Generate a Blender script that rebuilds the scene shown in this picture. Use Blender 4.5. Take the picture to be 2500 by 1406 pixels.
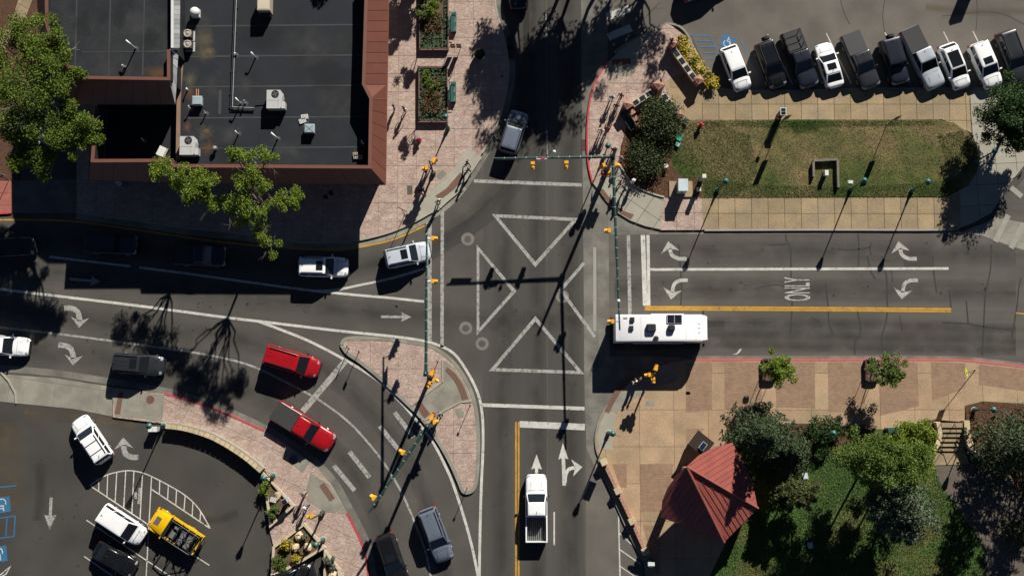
import bpy, bmesh, math, random
from mathutils import Vector, Matrix
from mathutils.geometry import intersect_line_line_2d
R = math.radians
rnd = random.Random(7)
for o in list(bpy.data.objects): bpy.data.objects.remove(o)
S = bpy.context.scene
C = S.collection
# ---------------------------------------------------------------- camera, world, sun, exposure
HC, FP, PITCH = 115.0, 3000.0, math.atan(0.099)     # drone height (m), focal length in photo pixels, tilt from straight down
cam = bpy.data.objects.new('camera', bpy.data.cameras.new('camera')); C.objects.link(cam)
cam.location = (0, 0, HC); cam.rotation_euler = (PITCH, 0, 0)
cam.data.sensor_width = 36; cam.data.lens = 36 * FP / 2500; cam.data.clip_end = 2000
S.camera = cam
SUN_AZ, SUN_EL = R(23.0), R(31.3)
SV = Vector((math.sin(SUN_AZ) * math.cos(SUN_EL), math.cos(SUN_AZ) * math.cos(SUN_EL), math.sin(SUN_EL)))
W = bpy.data.worlds.new('World'); S.world = W; W.use_nodes = True
sky = W.node_tree.nodes.new('ShaderNodeTexSky'); sky.sky_type = 'NISHITA'; sky.sun_disc = False
sky.sun_elevation = SUN_EL; sky.sun_rotation = SUN_AZ; sky.altitude = 2300; sky.air_density = 0.35; sky.dust_density = 0.0
bg = W.node_tree.nodes['Background']; bg.inputs[1].default_value = 0.05
W.node_tree.links.new(sky.outputs[0], bg.inputs[0])
sun = bpy.data.objects.new('sun', bpy.data.lights.new('sun', 'SUN')); C.objects.link(sun)
sun.data.energy = 5.0; sun.data.angle = R(0.53); sun.data.color = (1, 0.955, 0.875)
sun.rotation_euler = (-SV).to_track_quat('-Z', 'Y').to_euler()
S.view_settings.view_transform = 'Standard'; S.view_settings.look = 'None'
S.view_settings.exposure = 0.6; S.view_settings.gamma = 1; S.view_settings.use_curve_mapping = False

# ---------------------------------------------------------------- helpers
CP, SP = math.cos(PITCH), math.sin(PITCH)
def P(u, v, z=0.0):
    """a traced spot of the photograph, known to lie at height z, as a point of the place"""
    a, b = (u - 1250) / FP, (703 - v) / FP
    dx, dy, dz = a, SP + b * CP, -CP + b * SP
    t = (z - HC) / dz
    return Vector((dx * t, dy * t, z))
def P2(u, v, z=0.0): return P(u, v, z).to_2d()

MATS = {}
def mat(name, col, rough=.85, var=.12, scale=1.2, fine=.1, fscale=14, bump=0, bscale=20, metal=0, coat=0, rand=0, col2=None, spec=.5, mixs=.4, lo=.42, hi=.6, emit=0, stretch=None):
    if name in MATS: return MATS[name]
    m = bpy.data.materials.new(name); m.use_nodes = True; MATS[name] = m
    nt = m.node_tree; N = nt.nodes; L = nt.links; b = N['Principled BSDF']
    b.inputs['Roughness'].default_value = rough; b.inputs['Metallic'].default_value = metal
    b.inputs['Coat Weight'].default_value = coat; b.inputs['Coat Roughness'].default_value = .05
    b.inputs['Specular IOR Level'].default_value = spec
    g = N.new('ShaderNodeNewGeometry')
    pos = g.outputs['Position']
    if stretch:
        mp = N.new('ShaderNodeVectorMath'); mp.operation = 'MULTIPLY'; mp.inputs[1].default_value = (*stretch, 1); L.new(pos, mp.inputs[0]); stp = mp.outputs[0]
    def noise(s, d=4, st=False):
        n = N.new('ShaderNodeTexNoise'); n.inputs['Scale'].default_value = s; n.inputs['Detail'].default_value = d
        L.new(stp if st and stretch else pos, n.inputs['Vector']); return n.outputs['Fac']
    def rng(src, a, c, lo=.25, hi=.75):
        r = N.new('ShaderNodeMapRange'); r.inputs[1].default_value = lo; r.inputs[2].default_value = hi
        r.inputs[3].default_value = a; r.inputs[4].default_value = c; L.new(src, r.inputs[0]); return r.outputs[0]
    def mul(a, c):
        x = N.new('ShaderNodeMath'); x.operation = 'MULTIPLY'; L.new(a, x.inputs[0]); L.new(c, x.inputs[1]); return x.outputs[0]
    f = rng(noise(scale, 4, True), 1 - var, 1 + var)
    if fine: f = mul(f, rng(noise(fscale, 2), 1 - fine, 1 + fine))
    if rand:
        oi = N.new('ShaderNodeObjectInfo'); f = mul(f, rng(oi.outputs['Random'], 1 - rand, 1 + rand, 0, 1))
    c = N.new('ShaderNodeMix'); c.data_type = 'RGBA'
    c.inputs[6].default_value = (*col, 1); c.inputs[7].default_value = (*(col2 or col), 1)
    if col2: L.new(rng(noise(mixs, 5), 0, 1, lo, hi), c.inputs[0])
    s = N.new('ShaderNodeVectorMath'); s.operation = 'SCALE'; L.new(c.outputs[2], s.inputs[0]); L.new(f, s.inputs['Scale'])
    L.new(s.outputs[0], b.inputs['Base Color'])
    if bump:
        bn = N.new('ShaderNodeBump'); bn.inputs['Strength'].default_value = min(1, bump); bn.inputs['Distance'].default_value = .05 * max(1, bump)
        L.new(noise(bscale, 3), bn.inputs['Height']); L.new(bn.outputs[0], b.inputs['Normal'])
    if emit:
        b.inputs['Emission Color'].default_value = (*col, 1); b.inputs['Emission Strength'].default_value = emit
    return m
def brickmat(name, c1, c2, mortar, bw=.3, bh=.15, rot=0):
    if name in MATS: return MATS[name]
    m = mat(name, c1); nt = m.node_tree; N = nt.nodes; L = nt.links; b = N['Principled BSDF']
    g = [n for n in N if n.type == 'NEW_GEOMETRY'][0]
    mp = N.new('ShaderNodeMapping'); mp.inputs['Rotation'].default_value = (0, 0, rot); L.new(g.outputs['Position'], mp.inputs[0])
    t = N.new('ShaderNodeTexBrick'); t.inputs['Color1'].default_value = (*c1, 1); t.inputs['Color2'].default_value = (*c2, 1); t.inputs['Mortar'].default_value = (*mortar, 1)
    t.inputs['Scale'].default_value = 1; t.inputs['Brick Width'].default_value = bw; t.inputs['Row Height'].default_value = bh; t.inputs['Mortar Size'].default_value = .012; t.inputs['Bias'].default_value = -.1
    L.new(mp.outputs[0], t.inputs[0])
    s = [n for n in N if n.type == 'VECT_MATH'][0]; L.new(t.outputs[0], s.inputs[0])
    bn = N.new('ShaderNodeBump'); bn.inputs['Strength'].default_value = .6; bn.inputs['Distance'].default_value = .01; bn.invert = True
    L.new(t.outputs[1], bn.inputs['Height']); L.new(bn.outputs[0], b.inputs['Normal'])
    return m

def stampmat(name, c1, c2, line, scale=2.6):
    """stamped stone pattern: irregular cells with pressed joints"""
    m = mat(name, c1, .9, .14, .8, .14, 9); nt = m.node_tree; N = nt.nodes; L = nt.links; b = N['Principled BSDF']; g = [n for n in N if n.type == 'NEW_GEOMETRY'][0]
    wob = N.new('ShaderNodeTexNoise'); wob.inputs['Scale'].default_value = 2.5; L.new(g.outputs['Position'], wob.inputs['Vector'])
    ad = N.new('ShaderNodeVectorMath'); ad.operation = 'MULTIPLY_ADD'; ad.inputs[1].default_value = (.35, .35, 0); L.new(wob.outputs['Color'], ad.inputs[0]); L.new(g.outputs['Position'], ad.inputs[2])
    mp = N.new('ShaderNodeVectorMath'); mp.operation = 'MULTIPLY'; mp.inputs[1].default_value = (.75, 1.25, 0); L.new(ad.outputs[0], mp.inputs[0])
    v1 = N.new('ShaderNodeTexVoronoi'); v1.inputs['Scale'].default_value = scale; L.new(mp.outputs[0], v1.inputs['Vector'])
    v2 = N.new('ShaderNodeTexVoronoi'); v2.feature = 'DISTANCE_TO_EDGE'; v2.inputs['Scale'].default_value = scale; L.new(mp.outputs[0], v2.inputs['Vector'])
    c = [n for n in N if n.type == 'MIX'][0]; c.inputs[7].default_value = (*c2, 1); sx = N.new('ShaderNodeSeparateXYZ'); L.new(v1.outputs['Color'], sx.inputs[0]); L.new(sx.outputs[0], c.inputs[0])
    r = N.new('ShaderNodeMapRange'); r.inputs[2].default_value = .045; r.inputs[3].default_value = .75; r.inputs[4].default_value = 0; L.new(v2.outputs['Distance'], r.inputs[0])
    d = N.new('ShaderNodeMix'); d.data_type = 'RGBA'; d.inputs[7].default_value = (*line, 1); L.new(r.outputs[0], d.inputs[0]); L.new(c.outputs[2], d.inputs[6])
    s = [n for n in N if n.type == 'VECT_MATH' and n.operation == 'SCALE'][0]; L.new(d.outputs[2], s.inputs[0])
    bn = N.new('ShaderNodeBump'); bn.inputs['Strength'].default_value = .7; bn.inputs['Distance'].default_value = .03; rr = N.new('ShaderNodeTexNoise'); rr.inputs['Scale'].default_value = 6; L.new(g.outputs['Position'], rr.inputs['Vector'])
    a2 = N.new('ShaderNodeMath'); a2.operation = 'SUBTRACT'; L.new(rr.outputs['Fac'], a2.inputs[0]); L.new(r.outputs[0], a2.inputs[1]); L.new(a2.outputs[0], bn.inputs['Height']); L.new(bn.outputs[0], b.inputs['Normal'])
    return m
def wearmat(name, col, strength=.6):
    """soft-edged wheel track: fades out across the ribbon (uv) and breaks up along it"""
    m = mat(name, col, .8, .1, 1, .15, 16); nt = m.node_tree; N = nt.nodes; L = nt.links; b = N['Principled BSDF']; g = [n for n in N if n.type == 'NEW_GEOMETRY'][0]
    uv = N.new('ShaderNodeUVMap'); sx = N.new('ShaderNodeSeparateXYZ'); L.new(uv.outputs[0], sx.inputs[0])
    def M(op, a, c=None, val=None):
        x = N.new('ShaderNodeMath'); x.operation = op; L.new(a, x.inputs[0])
        if c is not None: L.new(c, x.inputs[1])
        elif val is not None: x.inputs[1].default_value = val
        return x.outputs[0]
    t = M('SUBTRACT', sx.outputs[1], val=.5); t = M('ABSOLUTE', t); t = M('MULTIPLY', t, val=-2.); t = M('ADD', t, val=1.); t = M('POWER', t, val=.8)
    n = N.new('ShaderNodeTexNoise'); n.inputs['Scale'].default_value = .5; n.inputs['Detail'].default_value = 6; L.new(g.outputs['Position'], n.inputs['Vector']); r = N.new('ShaderNodeMapRange'); r.inputs[1].default_value = .3; r.inputs[2].default_value = .65; r.inputs[3].default_value = .15; r.inputs[4].default_value = 1; L.new(n.outputs['Fac'], r.inputs[0])
    f = M('MULTIPLY', M('MULTIPLY', t, r.outputs[0]), val=strength)
    tr = N.new('ShaderNodeBsdfTransparent'); x = N.new('ShaderNodeMixShader'); L.new(f, x.inputs[0]); L.new(tr.outputs[0], x.inputs[1]); L.new(b.outputs[0], x.inputs[2]); L.new(x.outputs[0], N['Material Output'].inputs[0])
    return m

class MB:
    """collects shapes for one mesh; .i is the material slot of what comes next"""
    def __init__(s): s.v = []; s.f = []; s.m = []; s.i = 0
    def add(s, vs, fs):
        k = len(s.v); s.v += [tuple(x) for x in vs]
        for f in fs: s.f.append([k + j for j in f]); s.m.append(s.i)
        return s
    def box(s, c, d, rz=0, top=1.0, ry=0):
        x, y, z = d[0] / 2, d[1] / 2, d[2] / 2
        vs = []
        M = Matrix.Rotation(rz, 3, 'Z') @ Matrix.Rotation(ry, 3, 'Y')
        for zz, t in ((-z, 1), (z, top)):
            for sx, sy in ((-1, -1), (1, -1), (1, 1), (-1, 1)): vs.append(M @ Vector((sx * x * t, sy * y * t, zz)) + Vector(c))
        return s.add(vs, [(3, 2, 1, 0), (4, 5, 6, 7), (0, 1, 5, 4), (1, 2, 6, 5), (2, 3, 7, 6), (3, 0, 4, 7)])
    def tube(s, p0, p1, r0, r1=None, n=8, cap=True):
        p0, p1 = Vector(p0), Vector(p1); r1 = r0 if r1 is None else r1
        d = (p1 - p0).normalized(); a = d.orthogonal().normalized(); b = d.cross(a)
        vs = [p + (a * math.cos(t) + b * math.sin(t)) * r for p, r in ((p0, r0), (p1, r1)) for t in (2 * math.pi * k / n for k in range(n))]
        fs = [(k, (k + 1) % n, n + (k + 1) % n, n + k) for k in range(n)]
        if cap: fs += [tuple(range(n - 1, -1, -1)), tuple(range(n, 2 * n))]
        return s.add(vs, fs)
    def path(s, pts, r, n=6):
        rs = r if isinstance(r, (list, tuple)) else [r] * len(pts)
        for k in range(len(pts) - 1): s.tube(pts[k], pts[k + 1], rs[k], rs[k + 1], n)
        return s
    def lathe(s, prof, c=(0, 0, 0), n=12):
        vs = []; fs = []
        for r, z in prof:
            for k in range(n): t = 2 * math.pi * k / n; vs.append((c[0] + r * math.cos(t), c[1] + r * math.sin(t), c[2] + z))
        for j in range(len(prof) - 1):
            for k in range(n): fs.append((j * n + k, j * n + (k + 1) % n, (j + 1) * n + (k + 1) % n, (j + 1) * n + k))
        fs += [tuple(range(n - 1, -1, -1)), tuple(range((len(prof) - 1) * n, len(prof) * n))]
        return s.add(vs, fs)
    def ball(s, c, r, n=8, sq=(1, 1, 1), jit=0, rg=None):
        vs = []; fs = []; m = n // 2 + 1
        for j in range(m):
            a = math.pi * (j + .5) / m
            for k in range(n):
                t = 2 * math.pi * (k + .5 * (j % 2)) / n; q = 1 + (rg.uniform(-jit, jit) if jit else 0)
                vs.append((c[0] + r * sq[0] * q * math.sin(a) * math.cos(t), c[1] + r * sq[1] * q * math.sin(a) * math.sin(t), c[2] + r * sq[2] * q * math.cos(a)))
        for j in range(m - 1):
            for k in range(n): fs.append((j * n + k, (j + 1) * n + k, (j + 1) * n + (k + 1) % n, j * n + (k + 1) % n))
        fs += [tuple(range(n)), tuple(range(m * n - 1, (m - 1) * n - 1, -1))]
        return s.add(vs, fs)
    def prism(s, pts, z0, z1):
        n = len(pts)
        if area2(pts) < 0: pts = pts[::-1]
        vs = [(p[0], p[1], z0) for p in pts] + [(p[0], p[1], z1) for p in pts]
        return s.add(vs, [tuple(range(n - 1, -1, -1)), tuple(range(n, 2 * n))] + [(k, (k + 1) % n, n + (k + 1) % n, n + k) for k in range(n)])
    def ribbon(s, pts, w, z0, z1=None, off=0, closed=False):
        n = len(pts); L_ = []; R_ = []
        for k in range(n):
            a = pts[(k - 1) % n] if closed else pts[max(k - 1, 0)]; b = pts[(k + 1) % n] if closed else pts[min(k + 1, n - 1)]
            p = Vector(pts[k][:2])
            d1 = (p - Vector(a[:2])); d2 = (Vector(b[:2]) - p)
            if d1.length < 1e-6: d1 = d2
            if d2.length < 1e-6: d2 = d1
            d1.normalize(); d2.normalize(); t = (d1 + d2)
            if t.length < 1e-3: t = d1
            t.normalize(); nn = Vector((-t.y, t.x)); q = 1 / max(.45, nn.dot(Vector((-d1.y, d1.x))))
            L_.append(p + nn * (off + w / 2) * q); R_.append(p + nn * (off - w / 2) * q)
        for k in range(n if closed else n - 1):
            j = (k + 1) % n
            if z1 is None: s.add([(*R_[k], z0), (*R_[j], z0), (*L_[j], z0), (*L_[k], z0)], [(0, 1, 2, 3)])
            else:
                vs = [(*R_[k], z0), (*R_[j], z0), (*L_[j], z0), (*L_[k], z0), (*R_[k], z1), (*R_[j], z1), (*L_[j], z1), (*L_[k], z1)]
                fs = [(4, 5, 6, 7), (0, 1, 5, 4), (2, 3, 7, 6)]
                if not closed and k == 0: fs.append((3, 0, 4, 7))
                if not closed and k == n - 2: fs.append((1, 2, 6, 5))
                s.add(vs, fs)
        return s
    def mesh(s, name, mats, smooth=False, fix=True):
        me = bpy.data.meshes.new(name); me.from_pydata(s.v, [], s.f)
        for m in (mats if isinstance(mats, (list, tuple)) else [mats]): me.materials.append(m)
        me.polygons.foreach_set('material_index', s.m)
        if fix:
            bm = bmesh.new(); bm.from_mesh(me); bmesh.ops.recalc_face_normals(bm, faces=bm.faces); bm.to_mesh(me); bm.free()
        if smooth:
            me.polygons.foreach_set('use_smooth', [True] * len(me.polygons))
            if smooth != 'all':
                try: me.set_sharp_from_angle(angle=R(38))
                except Exception: pass
        me.update(); return me
    def build(s, name, mats, parent=None, smooth=False, fix=True):
        return obj(name, s.mesh(name, mats, smooth, fix), parent)
def area2(p): return sum(p[k][0] * p[(k + 1) % len(p)][1] - p[(k + 1) % len(p)][0] * p[k][1] for k in range(len(p))) / 2
def obj(name, me, parent=None):
    o = bpy.data.objects.new(name, me); C.objects.link(o)
    if parent: o.parent = parent
    return o
def tag(o, label=None, cat=None, group=None, kind=None):
    if label: o['label'] = label
    if cat: o['category'] = cat
    if group: o['group'] = group
    if kind: o['kind'] = kind
    return o
def thing(name, label, cat, loc=(0, 0, 0), rz=0, group=None):
    o = obj(name, None); o.location = loc; o.rotation_euler.z = rz
    return tag(o, label, cat, group)
def struct(o): o['kind'] = 'structure'; return o
def smooth_line(pts, step=4):
    """Catmull-Rom through the points"""
    q = [Vector(p) for p in pts]; out = []
    for k in range(len(q) - 1):
        a, b, c, d = q[max(k - 1, 0)], q[k], q[k + 1], q[min(k + 2, len(q) - 1)]
        for j in range(step):
            t = j / step
            out.append(.5 * ((2 * b) + (c - a) * t + (2 * a - 5 * b + 4 * c - d) * t * t + (3 * b - a - 3 * c + d) * t ** 3))
    return out + [q[-1]]
def G(pts, z=0): return [P2(u, v, z) for u, v in pts]
def clip_half(poly, p, n):
    out = []
    for k in range(len(poly)):
        a, b = poly[k], poly[(k + 1) % len(poly)]
        da, db = (a - p).dot(n), (b - p).dot(n)
        if da >= 0: out.append(a)
        if (da >= 0) != (db >= 0): out.append(a + (b - a) * (da / (da - db)))
    return out
def cells(poly, ang, sx, sy, org=None, gap=.02, stagger=False):
    """cut a polygon into slabs along a turned grid"""
    ex, ey = Vector((math.cos(ang), math.sin(ang))), Vector((-math.sin(ang), math.cos(ang)))
    org = org if org is not None else poly[0]
    us = [(p - org).dot(ex) / sx for p in poly]; vs = [(p - org).dot(ey) / sy for p in poly]
    for j in range(math.floor(min(vs)), math.ceil(max(vs))):
        sh = .5 if stagger and j % 2 else 0
        row = clip_half(clip_half(poly, org + ey * (j * sy + gap / 2), ey), org + ey * ((j + 1) * sy - gap / 2), -ey)
        if len(row) < 3: continue
        for i in range(math.floor(min(us) - sh), math.ceil(max(us) + sh)):
            c = clip_half(clip_half(row, org + ex * ((i + sh) * sx + gap / 2), ex), org + ex * ((i + 1 + sh) * sx - gap / 2), -ex)
            if len(c) >= 3 and abs(area2(c)) > .02:
                d = [c[0]]
                for p in c[1:]:
                    if (p - d[-1]).length > 1e-4: d.append(p)
                if len(d) >= 3: yield d
def slabs(parent, poly, m, z0, z1, ang, sx, sy, org=None, gap=.025, name='slab'):
    for c in cells(poly, ang, sx, sy, org, gap): MB().prism(c, z0, z1).build(name, m, parent)
# ---------------------------------------------------------------- materials of the setting
ASPH = mat('asphalt', (.07, .064, .055), .9, .26, .3, .26, 14, .25, 60)
ASPH_E = mat('old_asphalt', (.09, .082, .07), .92, .24, .9, .25, 18, .3, 50, col2=(.076, .069, .059), mixs=.25, stretch=(.06, 1))
ASPH_N = mat('worn_asphalt', (.128, .112, .094), .92, .18, .3, .25, 14, .3, 40, col2=(.1, .089, .077), mixs=.2)
ASPH_S = mat('lot_asphalt', (.05, .045, .038), .92, .2, .3, .2, 16, .25, 50, col2=(.043, .039, .034), mixs=.2)
CONC = mat('concrete', (.24, .23, .185), .9, .1, .8, .08, 18, .1, 30, rand=.07, col2=(.19, .18, .145), mixs=.7)
CONCG = mat('gutter_concrete', (.165, .155, .13), .9, .2, .7, .1, 14, .1, 30, rand=.08, col2=(.12, .113, .098), mixs=.6)
CONCW = mat('pale_concrete', (.31, .29, .235), .9, .1, .8, .07, 18, .08, 30, rand=.06)
TAN = mat('tan_concrete', (.29, .215, .12), .92, .14, .8, .2, 7, .15, 40, rand=.12, col2=(.26, .2, .125), mixs=.5)
PLAZA = mat('plaza_concrete', (.36, .245, .15), .9, .16, .6, .16, 6, .15, 40, rand=.1, col2=(.31, .225, .135), mixs=.4)
PINK = stampmat('stamped_concrete', (.35, .245, .2), (.42, .325, .27), (.23, .16, .13))
PINKD = mat('joint', (.2, .145, .12), .95)
JOINT = mat('slab_joint', (.1, .075, .05), .95)
REDK = mat('red_kerb_paint', (.42, .04, .05), .7, .15, 3, .15, 20)
WHITEP = mat('white_road_paint', (.47, .46, .42), .75, .2, 1.2, .2, 14, col2=(.12, .113, .1), mixs=3.5, lo=.58, hi=.72)
FADEDP = mat('faded_road_paint', (.3, .295, .27), .8, .2, 1.5, .25, 12, col2=(.1, .095, .085), mixs=3.5, lo=.5, hi=.7)
YELP = mat('yellow_road_paint', (.43, .225, .02), .75, .2, 1.2, .2, 14, col2=(.15, .1, .04), mixs=3, lo=.55, hi=.75)
BLUEP = mat('blue_road_paint', (.055, .13, .23), .8, .15, 2, .2, 14)
TACT = mat('tactile_paving', (.14, .075, .05), .9, .1, 2, .15, 30)
SEAL = mat('crack_sealant', (.02, .02, .02), .7, .1, 2, .1, 10)
LAWN = mat('lawn_turf', (.055, .08, .011), .95, .25, .8, .35, 8, .6, 12, col2=(.17, .128, .056), mixs=.17, lo=.36, hi=.58)
LAWNG = mat('green_turf', (.032, .07, .009), .95, .25, .9, .35, 9, .8, 12, col2=(.1, .1, .025), mixs=.25, lo=.48, hi=.68)
MULCH = mat('bark_mulch', (.1, .042, .018), .95, .3, 2, .45, 9, 1, 10, col2=(.06, .03, .018), mixs=2)
SOIL = mat('soil', (.1, .065, .035), .95, .25, 2, .3, 8, .8, 9)
BRICKP = brickmat('brick_paving', (.27, .165, .1), (.2, .125, .082), (.28, .2, .13), .3, .15)
IRON = mat('cast_iron', (.09, .08, .07), .6, .2, 4, .2, 20, metal=.3)

# ---------------------------------------------------------------- ground and roads
ground = struct(MB().add([(-400, -400, -.03), (400, -400, -.03), (400, 400, -.03), (-400, 400, -.03)], [(0, 1, 2, 3)]).build('ground', ASPH_N))
road = struct(MB().add([(*P2(u, v), 0) for u, v in ((-900, 1900), (3400, 1900), (3400, -700), (-900, -700))], [(0, 1, 2, 3)]).build('road', ASPH))
def sheet(name, pts, m, z, parent=None, kind='structure'):
    n = len(pts)
    o = MB().add([(*P2(u, v, z), z) for u, v in pts], [tuple(range(n))]).build(name, m, parent)
    if not parent: o['kind'] = kind
    return o
east_road = sheet('east_road', [(1485, 571), (2340, 566), (2420, 575), (2460, 592), (2700, 640), (2700, 930), (2400, 890), (2300, 874), (1690, 874), (1485, 874)], ASPH_E, .004)
north_lot = sheet('parking_lot', [(1485, -300), (1485, 40), (1560, 92), (1625, 60), (1690, 90), (1748, 220), (2700, 222), (2700, -300)], ASPH_N, .004)
sheet('side_street', [(2380, 560), (2428, 532), (2530, 395), (2700, 395), (2700, 640), (2480, 600)], ASPH_E, .008)
south_lot = sheet('parking_lot', [(-300, 975), (0, 981), (180, 999), (275, 1018), (400, 1036), (480, 1056), (560, 1088), (637, 1148), (660, 1285), (660, 1500), (-300, 1500)], ASPH_S, .004)
sheet('park_lot', [(1430, 1095), (1470, 1150), (1508, 1231), (1566, 1343), (1580, 1500), (1430, 1500)], ASPH_N, .004)
sheet('planter_lot', [(664, 1405), (790, 1341), (792, 1500), (664, 1500)], ASPH_S, .008)
sheet('side_drive', [(28, 440), (187, 440), (187, 521), (28, 520)], CONCG, .006)

# concrete drainage pans and gutters laid as slabs
def pan(name, pts, m, ang, sx, sy, org=None, h=.012):
    poly = G(pts); o = struct(MB().add([(p.x, p.y, .007) for p in poly], [tuple(range(len(poly)))]).build(name, JOINT))
    slabs(o, poly, m, .004, h, ang, sx, sy, org, .02)
    return o
pan('concrete_pan', [(1424, 600), (1486, 573), (1487, 745), (1489, 868), (1640, 872), (1690, 876), (1640, 886), (1580, 905), (1530, 938), (1490, 980), (1468, 1015), (1455, 1050), (1454, 1085), (1462, 1116), (1508, 1231), (1575, 1365), (1565, 1368), (1495, 1235), (1431, 1093), (1428, 990), (1426, 900)], CONCG, 0, 1.3, 2.6, P2(1424, 600))
pan('concrete_pan', [(1418, -60), (1485, -60), (1484, 60), (1484, 152), (1462, 185), (1448, 215), (1438, 262), (1434, 310), (1434, 370), (1438, 410), (1447, 445), (1466, 471), (1480, 491), (1510, 521), (1540, 539), (1575, 552), (1610, 561), (1720, 564), (2340, 563), (2345, 566), (2345, 570), (1486, 573), (1424, 600), (1421, 300)], CONCG, 0, 2.4, 2.5, P2(1418, 0))
pan('crossing_pan', [(2372, 556), (2405, 545), (2430, 530), (2540, 552), (2540, 622), (2470, 602), (2400, 576), (2345, 569)], CONC, R(-8), 2.2, 2.0)

def gutter(name, pts, w, off, m=CONCG, z=.009, step=3, seg=2.6):
    line = smooth_line([P2(u, v) for u, v in pts], step); o = thing(name, None, None); o['kind'] = 'structure'
    # split into slabs of about seg metres
    k = 0
    while k < len(line) - 1:
        j = k + 1; d = (line[j] - line[k]).length
        while j < len(line) - 1 and d < seg: d += (line[j + 1] - line[j]).length; j += 1
        b = line[k:j + 1]
        t0 = (b[1] - b[0]).normalized() * .012; t1 = (b[-1] - b[-2]).normalized() * .012
        b = [b[0] + t0] + b[1:-1] + [b[-1] - t1]
        MB().ribbon(b, w, .002, z, off).build('gutter_slab', m, o); k = j
    return o
def kerb(parent, pts, m=CONCW, h=.165, w=.16, off=0, step=4, z0=0.0):
    return MB().ribbon(smooth_line([P2(u, v, .12) for u, v in pts], step), w, z0, h, off).build('kerb', m, parent)
def pavement(name, pts, m, ang=0, sx=1.7, sy=1.7, org=None, z=.15, base=PINKD, curve=False, slab='slab'):
    poly = G(pts, z)
    o = struct(MB().prism(poly, -.02, z - .018).build(name, base))
    if m: slabs(o, poly, m, z - .03, z, ang, sx, sy, P2(*org, z) if org else None, .03, slab)
    return o
def inlay(parent, pts, m, z, name='panel', ang=0, sx=0, sy=0, org=None):
    poly = G(pts, z)
    if sx: slabs(parent, poly, m, z - .02, z, ang, sx, sy, P2(*org, z) if org else None, .036, name)
    else: MB().prism(poly, z - .02, z).build(name, m, parent)

# north-west corner: stamped pink pavement round the brown building
NWK = [(1209, -80), (1209, 0), (1214, 33), (1229, 87), (1241, 150), (1241, 190), (1234, 234), (1221, 284), (1201, 334), (1177, 374), (1154, 412), (1128, 450), (1098, 485), (1060, 514), (1014, 540), (960, 564), (900, 581), (850, 590), (790, 594), (740, 592), (684, 585), (617, 575), (557, 567), (468, 559), (400, 549), (301, 535), (227, 525), (187, 519)]
nw = pavement('north_west_pavement', NWK + [(187, 300), (187, -80)], PINK, 0, 1.78, 1.78, (1200, 450))
kerb(nw, NWK[:10], CONCW); kerb(nw, NWK[13:], CONCW)
gutter('kerb_gutter', NWK[:12], .55, .36); gutter('kerb_gutter', NWK[11:], .55, .36, CONC)
inlay(nw, [(1142, 360), (1177, 384), (1120, 470), (1090, 495), (1072, 512), (1040, 527), (1002, 543), (992, 505), (1045, 472), (1110, 410)], CONCW, .158, 'ramp_slab', R(38), 2.3, 2.3, (1045, 472))
inlay(nw, [(1124, 421), (1135, 432), (1108, 463), (1082, 483), (1070, 484), (1062, 479), (1090, 460)], TACT, .166, 'tactile_strip')
inlay(nw, [(994, 453), (1007, 453), (1007, 475), (994, 475)], IRON, .157, 'access_cover')
inlay(nw, [(1080, 415), (1091, 426), (1076, 440), (1064, 431)], CONC, .157, 'access_cover')
west_pave = pavement('west_pavement', [(-80, 440), (28, 440), (28, 519), (0, 521), (-80, 521)], mat('brick_red_paving', (.3, .1, .075), .9, .15, 2, .15, 10), 0, 1.2, 1.2)
kerb(west_pave, [(-80, 521), (0, 521), (28, 519)], REDK)
pavement('planting_bed', [(-80, -80), (40, -80), (150, 60), (60, 230), (45, 300), (45, 440), (-80, 440)], None, base=MULCH, z=.2)
pavement('garden_path', [(72, -80), (110, -80), (62, 45), (40, 70), (10, 120), (-10, 105), (25, 60)], TAN, R(60), 1.2, 1.2, z=.24, base=JOINT)

# north-east corner
NEK = [(1484, 152), (1462, 185), (1448, 215), (1438, 262), (1434, 310), (1434, 370), (1438, 410), (1447, 447)]
ne = pavement('north_east_pavement', [(1632, 58), (1577, 84), (1537, 104)] + NEK + [(1466, 471), (1480, 491), (1520, 440), (1525, 345), (1560, 300), (1640, 300), (1680, 290), (1716, 250), (1748, 216), (1686, 98)], PINK, 0, 1.78, 1.78, (1620, 204))
kerb(ne, NEK, REDK, .17)
kerb(ne, [(1632, 58), (1660, 66), (1686, 98), (1748, 216), (2140, 217), (2560, 217)], CONC, .165, .2)
kerb(ne, [(1632, 58), (1577, 84), (1537, 104), (1500, 130)], CONC, .1, .35)
inlay(ne, [(1577, 86), (1543, 185), (1493, 186), (1478, 177), (1482, 155), (1510, 128), (1537, 108)], CONCW, .158, 'ramp_slab', R(-3), 2.0, 1.9, (1493, 186))
inlay(ne, [(1494, 146), (1539, 143), (1541, 157), (1495, 162)], TACT, .166, 'tactile_strip')
inlay(ne, [(1616, 204), (1648, 186), (1690, 170), (1740, 214), (1750, 220), (2370, 220), (2367, 245), (2372, 325), (2300, 292), (1684, 294), (1661, 278)], TAN, .158, 'slab', 0, 1.57, 1.57, (1755, 255))
inlay(ne, [(2368, 220), (2560, 220), (2560, 330), (2471, 437), (2440, 490), (2420, 520), (2375, 545), (2310, 560), (2310, 482), (2365, 452), (2394, 388), (2373, 327)], CONCW, .158, 'slab', R(3), 1.95, 1.95, (2368, 255))
kerb(ne, [(1720, 562), (2000, 561), (2300, 561), (2344, 553), (2377, 541), (2405, 521), (2440, 478), (2471, 437), (2560, 330)], CONCW, .165, .17)
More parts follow.
